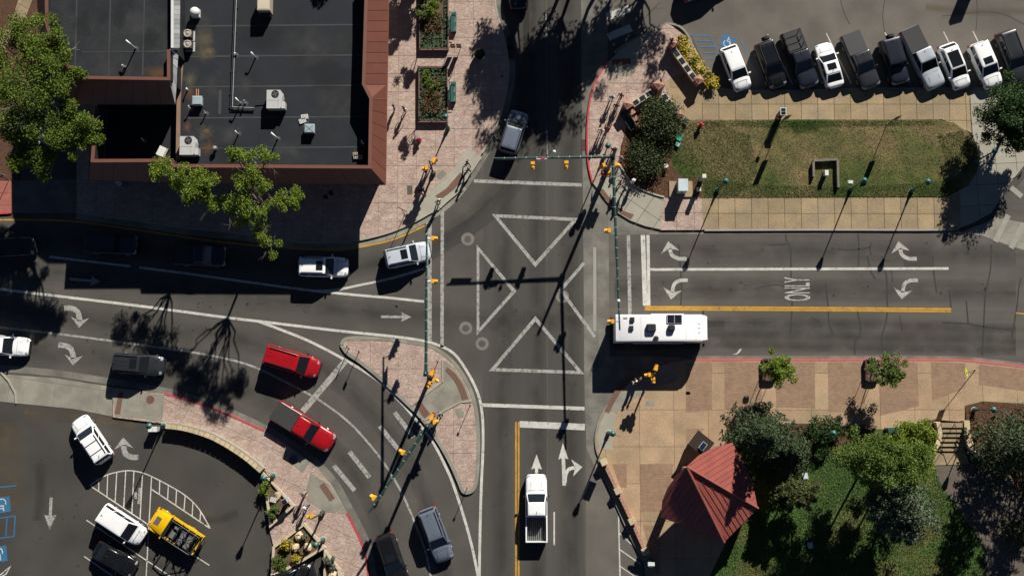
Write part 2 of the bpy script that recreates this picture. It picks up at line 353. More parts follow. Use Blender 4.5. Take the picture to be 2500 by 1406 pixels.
inlay(ne, [(1466, 471), (1480, 491), (1510, 521), (1540, 539), (1575, 552), (1612, 560), (1620, 481), (1600, 476), (1565, 462), (1535, 438), (1510, 410), (1470, 440), (1450, 450)], CONCW, .16, 'ramp_slab', R(-35), 1.6, 1.7, (1540, 490))
inlay(ne, [(1472, 461), (1486, 480), (1500, 497), (1520, 514), (1548, 524), (1540, 536), (1512, 520), (1488, 498), (1470, 478), (1463, 464)], TACT, .168, 'tactile_strip')
inlay(ne, [(1620, 481), (1714, 481), (1716, 562), (1612, 562)], PINK, .159, 'slab', 0, 1.65, 1.65, (1652, 520))
inlay(ne, [(1714, 481), (2312, 480), (2345, 470), (2345, 550), (2300, 560), (1716, 561)], TAN, .159, 'slab', R(-.1), 1.568, 1.56, (1754, 521))
LAWN_E = [(1655, 300), (1700, 293), (2000, 292), (2290, 293), (2330, 300), (2365, 325), (2385, 355), (2392, 385), (2385, 420), (2365, 450), (2335, 470), (2300, 480), (2000, 481), (1713, 482), (1712, 441), (1690, 437), (1660, 430), (1642, 410), (1637, 385), (1637, 345)]
lawn = struct(MB().prism(G(LAWN_E, .2), -.02, .2).build('lawn', LAWN))
MULCH_E = [(1532, 300), (1545, 280), (1590, 262), (1630, 285), (1654, 300), (1637, 345), (1637, 385), (1642, 410), (1660, 430), (1690, 437), (1712, 441), (1713, 481), (1622, 481), (1600, 475), (1565, 462), (1545, 450), (1530, 430), (1512, 400), (1516, 360)]
mulch = struct(MB().prism(G(MULCH_E, .19), -.02, .19).build('mulch_bed', MULCH))
MB().ribbon(smooth_line([P2(u, v, .24) for u, v in [(1512, 400), (1530, 430), (1545, 450), (1565, 462), (1600, 475), (1622, 481)]]), .15, .05, .27).build('kerb', CONCW, mulch)

# south-east plaza
SEK = [(1693, 879), (1650, 885), (1600, 900), (1550, 926), (1510, 960), (1480, 995), (1462, 1030), (1454, 1065), (1456, 1095), (1463, 1116), (1483, 1172), (1508, 1231), (1537, 1296), (1562, 1346), (1578, 1380), (1590, 1500)]
se = pavement('south_east_plaza', SEK + [(1725, 1500), (1735, 1400), (1770, 1330), (1800, 1200), (1780, 1060), (1900, 1037), (1990, 1036), (2100, 1048), (2200, 1050), (2287, 1024), (2355, 1030), (2356, 990), (2400, 981), (2470, 985), (2560, 1000), (2560, 905), (2400, 886), (2300, 879)], PLAZA, 0, 3.2, 3.4, (1645, 1000), base=JOINT)
kerb(se, [(1692, 878), (2000, 878), (2300, 878), (2400, 884), (2560, 903)], mat('pink_kerb_paint', (.5, .09, .1), .75, .1, 3, .12, 15), .17, .17)
kerb(se, SEK[:10], CONC, .165, .16); kerb(se, SEK[9:], CONC, .17, .4)
gutter('kerb_gutter', [(1690, 873), (2000, 873), (2300, 873), (2400, 879), (2560, 898)], .35, 0, CONCG)
inlay(se, [(1505, 1010), (1500, 1040), (1497, 1065), (1495, 1098), (1464, 1098), (1458, 1070), (1464, 1035), (1482, 1000)], CONCW, .158, 'ramp_slab')
inlay(se, [(1650, 887), (1655, 930), (1600, 945), (1560, 965), (1530, 985), (1505, 1008), (1484, 998), (1512, 963), (1552, 929), (1602, 903)], CONC, .158, 'ramp_slab')
inlay(se, smooth_line([(1545, 912), (1522, 929), (1500, 955), (1476, 1003)], 3) + smooth_line([(1487, 1009), (1508, 968), (1528, 942), (1552, 925)], 3), TACT, .166, 'tactile_strip')
for q in ([(1675, 884), (1739, 884), (1738, 1000), (1675, 1006)], [(1769, 884), (1860, 884), (1860, 998), (1769, 999)], [(1895, 884), (1990, 884), (1990, 996), (1895, 994)], [(2021, 884), (2112, 884), (2112, 1008), (2023, 1004)], [(2147, 884), (2240, 884), (2243, 990), (2150, 1014)], [(2273, 884), (2356, 886), (2358, 946), (2276, 978)], [(2390, 890), (2540, 905), (2540, 960), (2390, 938)], [(1563, 1132), (1644, 1132), (1640, 1180), (1622, 1210), (1614, 1247), (1563, 1247)], [(1494, 1132), (1530, 1132), (1530, 1190), (1515, 1190)], [(1675, 1046), (1720, 1046), (1700, 1080), (1676, 1100)], [(1570, 1282), (1612, 1282), (1612, 1400), (1600, 1400)]):
    inlay(se, q, BRICKP, .157, 'brick_panel')
inlay(se, [(1576, 978), (1598, 978), (1598, 990), (1576, 990)], CONC, .157, 'access_cover')
inlay(se, [(1674, 956), (1685, 956), (1685, 963), (1674, 963)], IRON, .157, 'access_cover')
for (u, v) in ((1675, 884), (1754, 884), (1880, 884), (2006, 884), (2130, 884), (2257, 884)):
    pass
park = struct(MB().prism(G([(1725, 1500), (1735, 1400), (1775, 1320), (1800, 1200), (1775, 1060), (1900, 1034), (1990, 1033), (2100, 1046), (2200, 1048), (2285, 1022), (2285, 1100), (2330, 1130), (2400, 1130), (2360, 1030), (2356, 990), (2400, 979), (2470, 983), (2900, 1000), (2900, 1700), (1725, 1700)], .17), -.02, .17).build('park_lawn', LAWNG))
for q in ([(1890, 1036), (1990, 1035), (2040, 1045), (2100, 1050), (2160, 1062), (2150, 1100), (2060, 1100), (2000, 1120), (1930, 1120), (1880, 1080)], [(2356, 992), (2400, 981), (2470, 985), (2560, 995), (2560, 1260), (2480, 1200), (2440, 1140), (2400, 1130), (2370, 1060)], [(2250, 1040), (2287, 1022), (2292, 1070), (2260, 1080)]):
    MB().prism(G(q, .185), .1, .185).build('mulch_patch', MULCH, park)
sheet('park_path', [(2275, 1135), (2350, 1128), (2400, 1130), (2460, 1170), (2520, 1260), (2520, 1500), (2420, 1500), (2400, 1330), (2340, 1240), (2295, 1180)], mat('path_asphalt', (.11, .09, .07), .92, .15, 1, .2, 20, .3, 40), .178)

# traffic island
ISL = [(834, 842), (840, 830), (858, 825), (900, 825), (960, 830), (1040, 842), (1075, 858), (1108, 885), (1136, 925), (1156, 972), (1166, 1030), (1168, 1090), (1165, 1160), (1158, 1190), (1145, 1201), (1130, 1198), (1118, 1170), (1100, 1130), (1078, 1090), (1053, 1052), (1028, 1018), (1000, 990), (960, 952), (920, 916), (880, 884), (848, 862)]
isl = pavement('traffic_island', ISL, PINK, 0, 2.6, 2.6, (1040, 900))
MB().ribbon(smooth_line([P2(u, v, .12) for u, v in ISL + [ISL[0]]]), .32, 0, .17).build('kerb', CONC, isl)
inlay(isl, [(1003, 988), (1045, 958), (1066, 940), (1080, 930), (1080, 878), (1100, 890), (1124, 918), (1145, 962), (1150, 978), (1122, 980), (1092, 996), (1060, 1010), (1032, 1024)], CONC, .16, 'ramp_slab', R(-35), 2.0, 2.0, (1080, 940))
inlay(isl, smooth_line([(1092, 896), (1112, 912), (1130, 940), (1144, 974)], 3) + smooth_line([(1128, 977), (1118, 948), (1104, 924), (1086, 905)], 3), TACT, .167, 'tactile_strip')
inlay(isl, [(1012, 985), (1026, 977), (1050, 1010), (1036, 1022)], TACT, .167, 'tactile_strip')
for q in ([(1080, 878), (1080, 934)], [(1003, 990), (1045, 958), (1079, 932)], [(1034, 1026), (1092, 998), (1124, 981), (1152, 979)]):
    MB().ribbon([P2(u, v, .2) for u, v in q], .16, .1, .21).build('kerb', CONCW, isl)
inlay(isl, [(1111, 1001), (1123, 996), (1133, 1004), (1132, 1018), (1117, 1021)], CONC, .157, 'access_cover')

# south-west pavement
SWK = [(402, 962), (450, 974), (510, 993), (580, 1022), (645, 1052), (700, 1086), (760, 1132), (805, 1180), (846, 1252), (866, 1290), (884, 1330), (896, 1380), (900, 1440)]
sw = pavement('south_west_pavement', [(275, 945), (340, 953)] + SWK + [(860, 1500), (826, 1388), (790, 1340), (742, 1276), (668, 1335), (655, 1280), (716, 1233), (640, 1142), (600, 1110), (540, 1076), (470, 1050), (400, 1034), (275, 1018)], PINK, R(-24), 2.2, 2.2, (642, 1148))
kerb(sw, SWK[:5], REDK); kerb(sw, SWK[4:9], CONC, .1); kerb(sw, SWK[8:], REDK)
gutter('kerb_gutter', [(-80, 890), (0, 899), (130, 910), (275, 932), (402, 954), (450, 966), (510, 985), (580, 1013), (645, 1044), (705, 1078), (765, 1124), (815, 1173), (856, 1245), (876, 1283), (896, 1326), (908, 1378), (914, 1440)], .62, 0, CONCG)
inlay(sw, [(275, 945), (340, 954), (402, 964), (396, 1028), (345, 1021), (280, 1016)], CONC, .158, 'ramp_slab', R(-8), 2.1, 1.9, (352, 960))
inlay(sw, [(290, 955), (302, 957), (293, 1011), (280, 1010)], TACT, .166, 'tactile_strip')
inlay(sw, [(758, 1154), (806, 1184), (848, 1252), (796, 1250), (750, 1222), (748, 1196)], CONC, .158, 'ramp_slab', R(-55), 2.2, 2.0, (790, 1200))
inlay(sw, [(779, 1186), (791, 1177), (818, 1215), (806, 1224)], TACT, .166, 'tactile_strip')
inlay(sw, [(718, 1097), (756, 1128), (738, 1153), (700, 1123)], CONC, .159, 'ramp_slab')
apron = pan('drive_apron', [(-80, 905), (0, 913), (130, 922), (275, 944), (278, 1017), (180, 998), (0, 980), (-80, 972)], CONC, R(-8), 4.2, 2.4, h=.03)
MB().ribbon([P2(u, v) for u, v in [(-40, 890), (0, 906), (22, 930), (38, 960), (40, 985)]], .14, 0, .12).build('kerb', CONCW, apron)

def disc(parent, name, u, v, r, z, m, n=20):
    p = P(u, v, z); return MB().add([(p.x + r * math.cos(2 * math.pi * k / n), p.y + r * math.sin(2 * math.pi * k / n), z) for k in range(n)], [tuple(range(n))]).build(name, m, parent)
for u, v in ((1142, 584), (1137, 801), (1177, 839), (1373, 724)):
    disc(road, 'manhole_collar', u, v, .62, .013, FADEDP if 0 else mat('collar_concrete', (.16, .15, .135), .9)); disc(road, 'manhole_cover', u, v, .33, .017, IRON)
disc(road, 'manhole_cover', 1352, 95, .6, .006, IRON); disc(road, 'manhole_cover', 1350, 352, .5, .006, IRON)
disc(sw, 'manhole_cover', 367, 975, .38, .17, mat('rusty_iron', (.13, .06, .04), .8)); disc(sw, 'manhole_cover', 716, 1121, .38, .17, IRON)
disc(nw, 'valve_cover', 1225, 187, .12, .16, IRON)
# drain grates by the north kerb
for (u, v, w, h, m_) in ((1246, 105, .6, 1.4, 0), (1248, 130, .6, 1.2, 0), (1428, 355, .7, 1.1, 1)):
    p = P(u, v); b = MB().box((p.x, p.y, .012), (w, h, .012)); b.i = 1
    for k in range(9): b.box((p.x, p.y - h / 2 + (k + .5) * h / 9, .022), (w * .92, h / 22, .012))
    b.build('drain_grate', [mat('grate_dark', (.012, .012, .012), .9), IRON if not m_ else mat('grate_red', (.16, .08, .06), .8)], road)
# ---------------------------------------------------------------- painted markings and cracks
ZM = .016
def line(pts, w, m=WHITEP, name='lane_line', z=ZM, parent=None, step=0, closed=False):
    q = [P2(u, v, z) for u, v in pts]
    if step: q = smooth_line(q, step)
    return MB().ribbon(q, w, z, None, 0, closed).build(name, m, parent or road)
def shape(pts, m=WHITEP, name='arrow', z=ZM, parent=None):
    return MB().add([(*P2(u, v, z), z) for u, v in pts], [tuple(range(len(pts)))]).build(name, m, parent or road)
def arrow(tip, tail, m=WHITEP, parent=None, w=.24, hw=.62, hl=.85):
    a, b = P2(*tip), P2(*tail); d = (a - b).normalized(); n = Vector((-d.y, d.x)); k = a - d * hl
    vs = [a, k + n * hw * .5 * 1.5 - d * .1, k + n * w / 2, b + n * w / 2, b - n * w / 2, k - n * w / 2, k - n * hw * .5 * 1.5 - d * .1]
    return MB().add([(p.x, p.y, ZM) for p in vs], [tuple(range(7))]).build('arrow', m, parent or road)
def turn_arrow(tip, head, stem, m=WHITEP, parent=None, wh=1.75, hl=.9, w=.5):
    """tip, a point along the head's axis, and stem end points; stem is a smooth path of traced points"""
    q = smooth_line([P2(*p) for p in stem], 4)
    b = MB().ribbon(q, w, ZM)
    a, e = P2(*tip), P2(*head); d = (a - e).normalized(); n = Vector((-d.y, d.x))
    b.add([(*a, ZM), (*(e + n * wh / 2 - d * .25), ZM), (*(e + n * w / 2), ZM), (*(e - n * w / 2), ZM), (*(e - n * wh / 2 - d * .25), ZM)], [(0, 1, 2, 3, 4)])
    return b.build('turn_arrow', m, parent or road)
# the four white triangles
for q in ([(1209, 527), (1405, 536), (1307, 646)], [(1167, 606), (1167, 810), (1255, 711)], [(1307, 778), (1202, 902), (1418, 909)]):
    line(q, .33, FADEDP, 'painted_triangle', closed=True, z=.016)
line([(1426, 642), (1369, 708), (1452, 822)], .3, FADEDP, 'painted_triangle', z=.018)
line([(1452, 604), (1452, 808)], .28, mat('ghost_paint', (.27, .265, .235), .85), 'painted_triangle', z=.0145)
# crossings and stop lines
line([(1157, 442), (1420, 452)], .33, FADEDP, 'crossing_line'); line([(1080, 515), (1079, 848)], .32, FADEDP, 'crossing_line')
line([(1047, 543), (1047, 832)], .55, FADEDP, 'stop_line'); line([(1534, 574), (1538, 770)], .33, FADEDP, 'crossing_line')
line([(1569.5, 574), (1575, 746)], .42, WHITEP, 'stop_line', z=.015); line([(1582, 574), (1584, 746)], .3, WHITEP, 'stop_line', z=.0175)
line([(1176, 988), (1427, 997)], .33, WHITEP, 'crossing_line'); line([(1268, 1035), (1428, 1042)], .6, WHITEP, 'stop_line')
line([(844, 880), (739, 1004)], .56, FADEDP, 'crossing_line', z=.02)
for a, b in (((963, 1006), (1010, 1067)), ((927, 1040), (972, 1096)), ((853, 1102), (902, 1165)), ((815, 1136), (866, 1197))): line([a, b], .42, FADEDP, 'crossing_bar', z=.02)
for a, b in (((1481, 42), (1537, 22)), ((1485, 92), (1541, 68)), ((1477, -2), (1530, -22))): line([a, b], .75, WHITEP, 'crossing_bar')
for a, b in (((2430, 590), (2462, 525)), ((2468, 606), (2500, 545)), ((2495, 480), (2468, 458))): line([a, b], .5, mat('pale_crossing', (.27, .26, .225), .85), 'crossing_bar', z=.03)
# lane lines
line([(120, 627), (318, 650)], .2); line([(340, 653), (450, 667), (594, 687), (734, 706), (784, 710), (831, 706), (878, 696), (950, 681), (1036, 656)], .22, step=3)
line([(760, 709.5), (878, 721), (950, 727), (1035, 736)], .24, z=.018)
line([(-60, 699), (0, 706), (167, 726), (334, 746), (500, 768), (577, 778), (630, 784), (831, 808), (950, 820), (1034, 832), (1084, 848), (1116, 871), (1148, 920), (1166, 958), (1175, 994), (1179, 1037), (1179, 1102), (1175, 1188), (1172, 1296), (1170, 1420)], .25, step=3)
line([(632, 785), (684, 804), (751, 831), (824, 868), (894, 909), (936, 940), (990, 994), (1026, 1038), (1058, 1080), (1091, 1145), (1107, 1184), (1130, 1253), (1152, 1332), (1168, 1410)], .25, step=3, z=.018)
line([(-60, 792), (0, 799), (134, 814), (301, 836), (450, 857), (550, 875), (634, 901), (760, 965), (776, 974), (840, 1020), (889, 1069), (936, 1128), (979, 1199), (1012, 1274), (1040, 1350), (1054, 1420)], .2, FADEDP, step=3)
line([(-80, 537), (0, 537), (100, 537), (185, 541), (240, 548), (400, 571), (500, 586), (620, 599), (740, 608), (820, 611), (870, 605), (960, 585), (1037, 551)], .17, YELP, step=3, z=.02)
line([(1587, 658), (2316, 655.5)], .25, WHITEP)
for dv in (-2.6, 3.2): line([(1574, 752 + dv), (2000, 754 + dv), (2322, 757 + dv)], .2, YELP)
line([(2480, 764), (2560, 772)], .12, YELP)
for du in (-3.4, 3.2): line([(1263 + du, 1030), (1263 + du, 1430)], .17, YELP)
line([(1353, 1249), (1353, 1330)], .14)
line([(1333, 33), (1334, 92)], .12, FADEDP); line([(1336, 318), (1336, 378)], .12, FADEDP)
line([(1510, 1254), (1514, 1420)], .13, parent=road, z=.02)
for k, v in enumerate((1300, 1340, 1380)): line([(1512, v), (1512 + (38 if k == 0 else 52), v + 36)], .1, parent=road, z=.021)
# arrows
WORNP = mat('worn_road_paint', (.36, .35, .32), .8, .2, 1.5, .25, 12, col2=(.13, .12, .105), mixs=3.5, lo=.52, hi=.72)
arrow((1004, 774), (930, 773), FADEDP); arrow((246, 688), (170, 681), FADEDP)
arrow((1310, 1108), (1310, 1162), WHITEP, w=.3, hw=.66, hl=1.3); arrow((1374, 1081), (1377.5, 1185), WHITEP, w=.33, hw=.62, hl=1.4)
b_ = turn_arrow((1422, 1139), (1403, 1141), [(1379, 1178), (1381, 1158), (1389, 1145), (1404, 1141)], wh=1.6, w=.33); b_.location.z = .003
for du in (0, 562):
    turn_arrow((1631 + du, 589), (1635 + du, 609), [(1676 + du, 632), (1655 + du, 631), (1640 + du, 622), (1635.5 + du, 607)], WORNP, w=.36)
    turn_arrow((1638 + du, 731), (1641 + du, 712), [(1679 + du, 684.5), (1660 + du, 685), (1646 + du, 694), (1641.5 + du, 714)], WORNP, w=.34)
turn_arrow((193, 800), (195, 781), [(157, 752), (176, 753), (190, 762), (195, 783)], FADEDP); turn_arrow((178, 892), (180, 873), [(142, 842), (160, 844), (174, 853), (180, 875)], FADEDP)
turn_arrow((301, 1067), (302, 1088), [(338, 1116), (320, 1115), (306, 1106), (302, 1086)], FADEDP)
arrow((121, 1292), (125, 1214), FADEDP, w=.28, hw=.75, hl=1.25)
shape([(1787, 865), (1798, 862), (1806, 852), (1811, 851), (1806, 860), (1799, 865)], WHITEP, 'paint_mark')
def letters(txt, u, v, size, rz, m, name, sx=1, sy=1, sp=1.0, parent=None):
    cu = bpy.data.curves.new('t', 'FONT'); cu.body = txt; cu.align_x = 'CENTER'; cu.align_y = 'CENTER'; cu.size = size; cu.space_character = sp; cu.offset = .012
    o = bpy.data.objects.new('t', cu); C.objects.link(o); bpy.context.view_layer.update()
    me = bpy.data.meshes.new_from_object(o.evaluated_get(bpy.context.evaluated_depsgraph_get())); bpy.data.objects.remove(o)
    me.materials.clear(); me.materials.append(m)
    p = P(u, v, ZM + .002); q = obj(name, me, parent or road); q.location = p; q.rotation_euler.z = rz; q.scale = (sx, sy, 1); return q
letters('ONLY', 1950, 706, 1.0, R(90), WORNP, 'road_lettering', .83, 3.35)
letters('MOTORCYCLE', 340, 1210, .22, R(-92), WHITEP, 'road_lettering', 1, 1.4); letters('ONLY', 331, 1209, .22, R(-92), WHITEP, 'road_lettering', 1, 1.4)
# striped motorcycle bay and stalls of the south lot
line([(220, 1185), (240, 1170), (266, 1157), (302, 1149), (326, 1149), (349, 1154), (371, 1163), (410, 1183), (454, 1210), (486, 1242), (513, 1289)], .11, step=3, z=.02, name='bay_line')
line([(220, 1185), (362, 1280)], .11, name='bay_line'); line([(369, 1193), (513, 1289)], .11, name='bay_line')
for a, b in (((241, 1169), (241, 1197)), ((263, 1158), (261, 1212)), ((285, 1153), (281, 1225)), ((307, 1149), (302, 1238)), ((327, 1149), (322, 1252)), ((348, 1154), (342, 1266)), ((370, 1163), (356, 1420)), ((390, 1172), (389, 1206)), ((411, 1184), (409, 1221)), ((431, 1197), (429, 1234)), ((452, 1209), (449, 1248)), ((471, 1225), (469, 1261)), ((490, 1248), (488, 1273)),
             ((211, 1269), (425, 1412)), ((205, 1357), (290, 1416)), ((472, 1354), (511, 1379))):
    line([a, b], .1, z=.022, name='bay_line')
BLUE2 = mat('blue_parking_paint', (.022, .12, .24), .8, .15, 2, .2, 14)
def wheelchair(u, v, s, rz, parent=None):
    p = P(u, v, 0); e = Vector((math.cos(rz), math.sin(rz))); n = Vector((-e.y, e.x)); c = Vector((p.x, p.y))
    q = lambda x, y: c + (e * x + n * y) * s
    o = MB().add([(*q(x, y), .02) for x, y in ((-1, -1), (1, -1), (1, 1), (-1, 1))], [(0, 1, 2, 3)]).build('parking_symbol', BLUE2, parent or road)
    b = MB().ribbon([q(.05 + .52 * math.cos(t), -.25 + .52 * math.sin(t)) for t in (R(a) for a in range(150, 391, 20))], .13 * s, .024)
    b.ribbon([q(-.1, .78), q(-.1, .1), q(.4, .1), q(.62, -.5)], .15 * s, .026); b.ribbon([q(-.1, .42), q(.35, .42)], .12 * s, .025)
    b.build('wheelchair_mark', WHITEP, o)
wheelchair(1776, 103, .62, R(-27)); wheelchair(6, 1232, .72, R(188)); wheelchair(-2, 1352, .72, R(188))
line([(-30, 1192), (40, 1185)], .12, BLUE2, 'stall_line'); line([(-30, 1268), (37, 1259), (34, 1309), (-30, 1317)], .12, BLUE2, 'stall_line'); line([(17, 1264), (14, 1312)], .1, BLUE2, 'stall_line', z=.02)
line([(0, 1403), (25, 1382), (15, 1400), (-20, 1420)], .12, WHITEP, 'stall_line')
for k in range(8):
    u0 = 1874 + 71.6 * k; v0 = 84 - k; line([(u0, v0), (u0 + 61, v0 + 123)], .1, WHITEP, 'stall_line')
line([(1802, 85), (1860, 205)], .1, BLUEP, 'stall_line'); line([(1735, 88), (1752, 125)], .1, BLUEP, 'stall_line')
for (a, b) in (((1688, 87), (1735, 88)), ((1697, 100), (1742, 101)), ((1708, 115), (1748, 115)), ((1718, 130), (1752, 129)), ((1727, 144), (1753, 143))): line([a, b], .12, BLUEP, 'stall_line', z=.019)
# cracks and sealant lines in the old asphalt
for q in ([(1918, 572), (1921, 590), (1930, 605), (1931, 650), (1932, 700), (1934, 750), (1931, 790), (1930, 815)], [(2095, 572), (2097, 605), (2096, 650)], [(2045, 608), (2075, 610), (2123, 604), (2124, 592)], [(2123, 604), (2127, 622)], [(2118, 625), (2125, 660), (2138, 682)],
          [(2160, 660), (2165, 680), (2166, 740), (2168, 752), (2162, 790), (2152, 825), (2155, 862)], [(2094, 762), (2101, 800), (2098, 820), (2088, 832), (2087, 865)], [(2016, 695), (2022, 752), (2024, 790), (2034, 815)],
          [(2277, 625), (2279, 660), (2287, 715)], [(2421, 598), (2418, 660), (2406, 720), (2402, 790), (2398, 868)], [(2359, 735), (2364, 790)], [(2493, 680), (2487, 705), (2484, 740), (2476, 790), (2470, 825)], [(2300, 787), (2360, 790), (2400, 797), (2470, 805)], [(2318, 710), (2322, 750)], [(1876, 598), (1920, 596)], [(1657, 595), (1660, 640), (1664, 700), (1662, 745)]):
    line(q, .13, SEAL, 'crack_seal', z=.0145, step=3)
for q in ([(1920, 700), (1890, 695), (1840, 705)], [(1982, 776), (1998, 785), (2005, 800)], [(2175, 650), (2180, 690)], [(2197, 770), (2203, 810)], [(2150, 625), (2172, 640)], [(2050, -10), (2060, 30), (2075, 60)], [(2162, -10), (2155, 40), (2160, 78)], [(2300, 40), (2395, 30), (2450, 35), (2500, 60)], [(2384, -10), (2386, 30), (2383, 75)]):
    line(q, .07, SEAL, 'crack', z=.0145, step=3)
# dark arc where turning tyres polish the asphalt
WEAR = mat('polished_asphalt', (.036, .034, .031), .8, .12, .5, .12, 20)
line([(1040, 622), (1085, 592), (1140, 560), (1190, 522), (1232, 480), (1262, 440), (1290, 400)], 1.6, WEAR, 'tyre_wear', z=.003, step=4)
MB().ribbon([P2(1334, -60), P2(1335, 400), P2(1335, 700), P2(1337, 1000), P2(1336, 1420)], .1, .0025).build('paving_seam', mat('seam_asphalt', (.085, .08, .072), .9), road)
SEAM2 = mat('lane_asphalt', (.06, .055, .048), .9, .24, .8, .2, 20, .25, 60, stretch=(1, .06))
MB().ribbon([P2(1302, -80), P2(1302, 440), P2(1300, 1430)], 9.4, .0018).build('lane_surface', SEAM2, road)
rg_ = random.Random(5); sb = MB()
for k in range(150):
    u, v = rg_.choice(((rg_.uniform(600, 1040), 745 + rg_.gauss(0, 9)), (rg_.uniform(60, 600), rg_.uniform(730, 860)), (rg_.uniform(1600, 2480), 610 + rg_.gauss(0, 12)), (rg_.uniform(1600, 2480), 700 + rg_.gauss(0, 12)), (rg_.uniform(1180, 1420), rg_.uniform(450, 1400)), (rg_.uniform(20, 620), rg_.uniform(1050, 1400))))
    c = P(u, v); r = rg_.uniform(.04, .16); n = 8; sb.add([(c.x + r * rg_.uniform(.6, 1.2) * math.cos(6.283 * j / n), c.y + r * rg_.uniform(.6, 1.2) * math.sin(6.283 * j / n), .0095) for j in range(n)], [tuple(range(n))])
o = sb.build('oil_stains', mat('oil_stain', (.028, .026, .023), .8), road); o['kind'] = 'stuff'

TRACK = wearmat('wheel_track', (.03, .027, .024), .45); TRACKL = wearmat('pale_track', (.1, .091, .079), .35); DUST = wearmat('brown_dust', (.12, .085, .05), .5)
def track(pts, w, m, z, name='wheel_track'):
    q = smooth_line([P2(u, v) for u, v in pts], 4); b = MB().ribbon(q, w, z); me = b.mesh(name, m, False, False); uv = me.uv_layers.new(name='UVMap')
    for pl in me.polygons:
        for k, li in enumerate(pl.loop_indices): uv.data[li].uv = (pl.index + (1 if k in (1, 2) else 0), 0 if k in (0, 1) else 1)
    return obj(name, me, road)
LANES = [[(-50, 645), (160, 668), (340, 693), (500, 714), (700, 738), (900, 763), (1050, 772), (1250, 782), (1420, 790)], [(-50, 748), (300, 792), (560, 825), (720, 870), (850, 950), (950, 1060), (1030, 1200), (1090, 1420)], [(-50, 845), (200, 868), (400, 902), (560, 942), (700, 1005), (830, 1110), (915, 1250), (965, 1420)], [(-50, 575), (200, 592), (500, 625), (800, 655), (1000, 625), (1120, 560), (1230, 440), (1270, 300), (1290, -40)],
         [(1500, 612), (1900, 614), (2480, 622)], [(1500, 706), (1900, 706), (2480, 716)], [(1490, 818), (1900, 818), (2480, 832)], [(1225, 1430), (1225, 1100), (1230, 800), (1235, 500), (1280, 300)], [(1310, 1430), (1310, 900), (1310, 440), (1300, -40)], [(1392, 1430), (1392, 900), (1390, 440), (1385, -40)]]
for k, ln in enumerate(LANES):
    zt = .0098 if 4 <= k <= 6 else .0058; track(ln, 1.9, TRACK, zt)
    for s in (-1, 1): track([(u + (s * 22 if k >= 7 else 0), v + (s * 22 if k < 7 else 0)) for u, v in ln], .9, TRACKL, zt + .0012, 'pale_track')
track([(1500, 842), (1900, 845), (2480, 858)], 1.1, TRACK, .0112); track([(1500, 788), (1900, 788), (2480, 800)], 1.1, TRACK, .0112)
track([(20, 1030), (16, 1110), (25, 1240)], 3.4, DUST, .0062, 'dust_stain'); track([(60, 1005), (200, 1020), (330, 1040)], 1.4, DUST, .0062, 'dust_stain'); track([(95, 1130), (100, 1200), (90, 1270)], 1.2, TRACK, .0064); track([(580, 1250), (545, 1265), (500, 1270)], 1.0, TRACK, .0064); track([(300, 1330), (380, 1380), (420, 1400)], 1.4, TRACK, .0064)
track([(2260, 18), (2380, 30), (2500, 28)], .9, DUST, .0078, 'dust_stain')
for (u, v, w, h) in ((640, 728, 1.0, 1.1), (1390, 560, 1.6, 3.2), (1235, 890, 1.2, 1.8), (2240, 640, 2.6, 1.2), (1740, 800, 2.2, 1.3)):
    c = P(u, v); MB().add([(c.x + sx * w / 2, c.y + sy * h / 2, .0108) for sx, sy in ((-1, -1), (1, -1), (1, 1), (-1, 1))], [(0, 1, 2, 3)]).build('asphalt_patch', mat('patch_asphalt', (.044, .04, .036), .9, .15, 1, .2, 18), road)
# ---------------------------------------------------------------- brown commercial building with flat roofs
MEMB = mat('roof_membrane', (.0195, .0225, .029), .85, .18, .5, .15, 8, .1, 6, col2=(.021, .0225, .0255), mixs=.4, spec=.2)
MEMB2 = mat('worn_membrane', (.0185, .021, .0255), .8, .35, .7, .2, 5, .1, 6, col2=(.024, .026, .028), mixs=.6, spec=.2)
SEAMR = mat('membrane_seam', (.036, .038, .041), .8)
BROWN = mat('brown_metal', (.125, .042, .026), .55, .06, 1, .05, 12, rand=.05)
BROWND = mat('brown_coping', (.15, .06, .042), .5, .06, 1, .05, 12)
WALLB = mat('brown_render', (.16, .09, .065), .9)
GALV = mat('galvanised_metal', (.38, .39, .4), .4, .12, 2, .1, 10, metal=.6)
GREYM = mat('grey_cabinet', (.42, .42, .41), .6, .06, 3)
BEIGE = mat('beige_cabinet', (.42, .36, .28), .6, .06, 3)
BLACK = mat('black_parts', (.012, .012, .012), .6)
WHITEM = mat('white_metal', (.6, .6, .58), .5, .05, 3)
STAIN = mat('roof_stain', (.075, .063, .04), .95, .3, 1.5, .25, 8, col2=(.06, .057, .048), mixs=2)
bld = thing('commercial_building', 'low building with flat black roofs and brown sloping metal fascia', 'building', P(600, 250, 0))
inv = Matrix.Translation(-bld.location)
def bp(name, b, m, par=None, smooth=False):
    me = b.mesh(name, m, smooth); me.transform(inv); return obj(name, me, par or bld)
def V3(pts, z): return [P(u, v, z) for u, v in pts]
ZT, ZE, ZD = 7.0, 4.75, 5.0
TOP = [(894, -90), (894, 0), (888, 206), (906, 241), (903, 408), (423, 405), (420, 392), (226, 393), (236, 262)]
EAV = [(949, -90), (948, 0), (945, 206), (944, 244), (941, 451), (425, 447), (420, 445), (217, 440), (226, 262)]
bp('wall', MB().prism([p.to_2d() for p in V3([(915, -90), (915, 424), (425, 420), (255, 415), (258, 262), (130, 200), (110, 60), (110, -90)], 4.7)], 0, 3.55), WALLB)
bp('wall', MB().prism([p.to_2d() for p in V3([(915, -90), (915, 424), (440, 420), (440, 250), (445, -90)], 4.7)], 3.56, 4.7), WALLB)
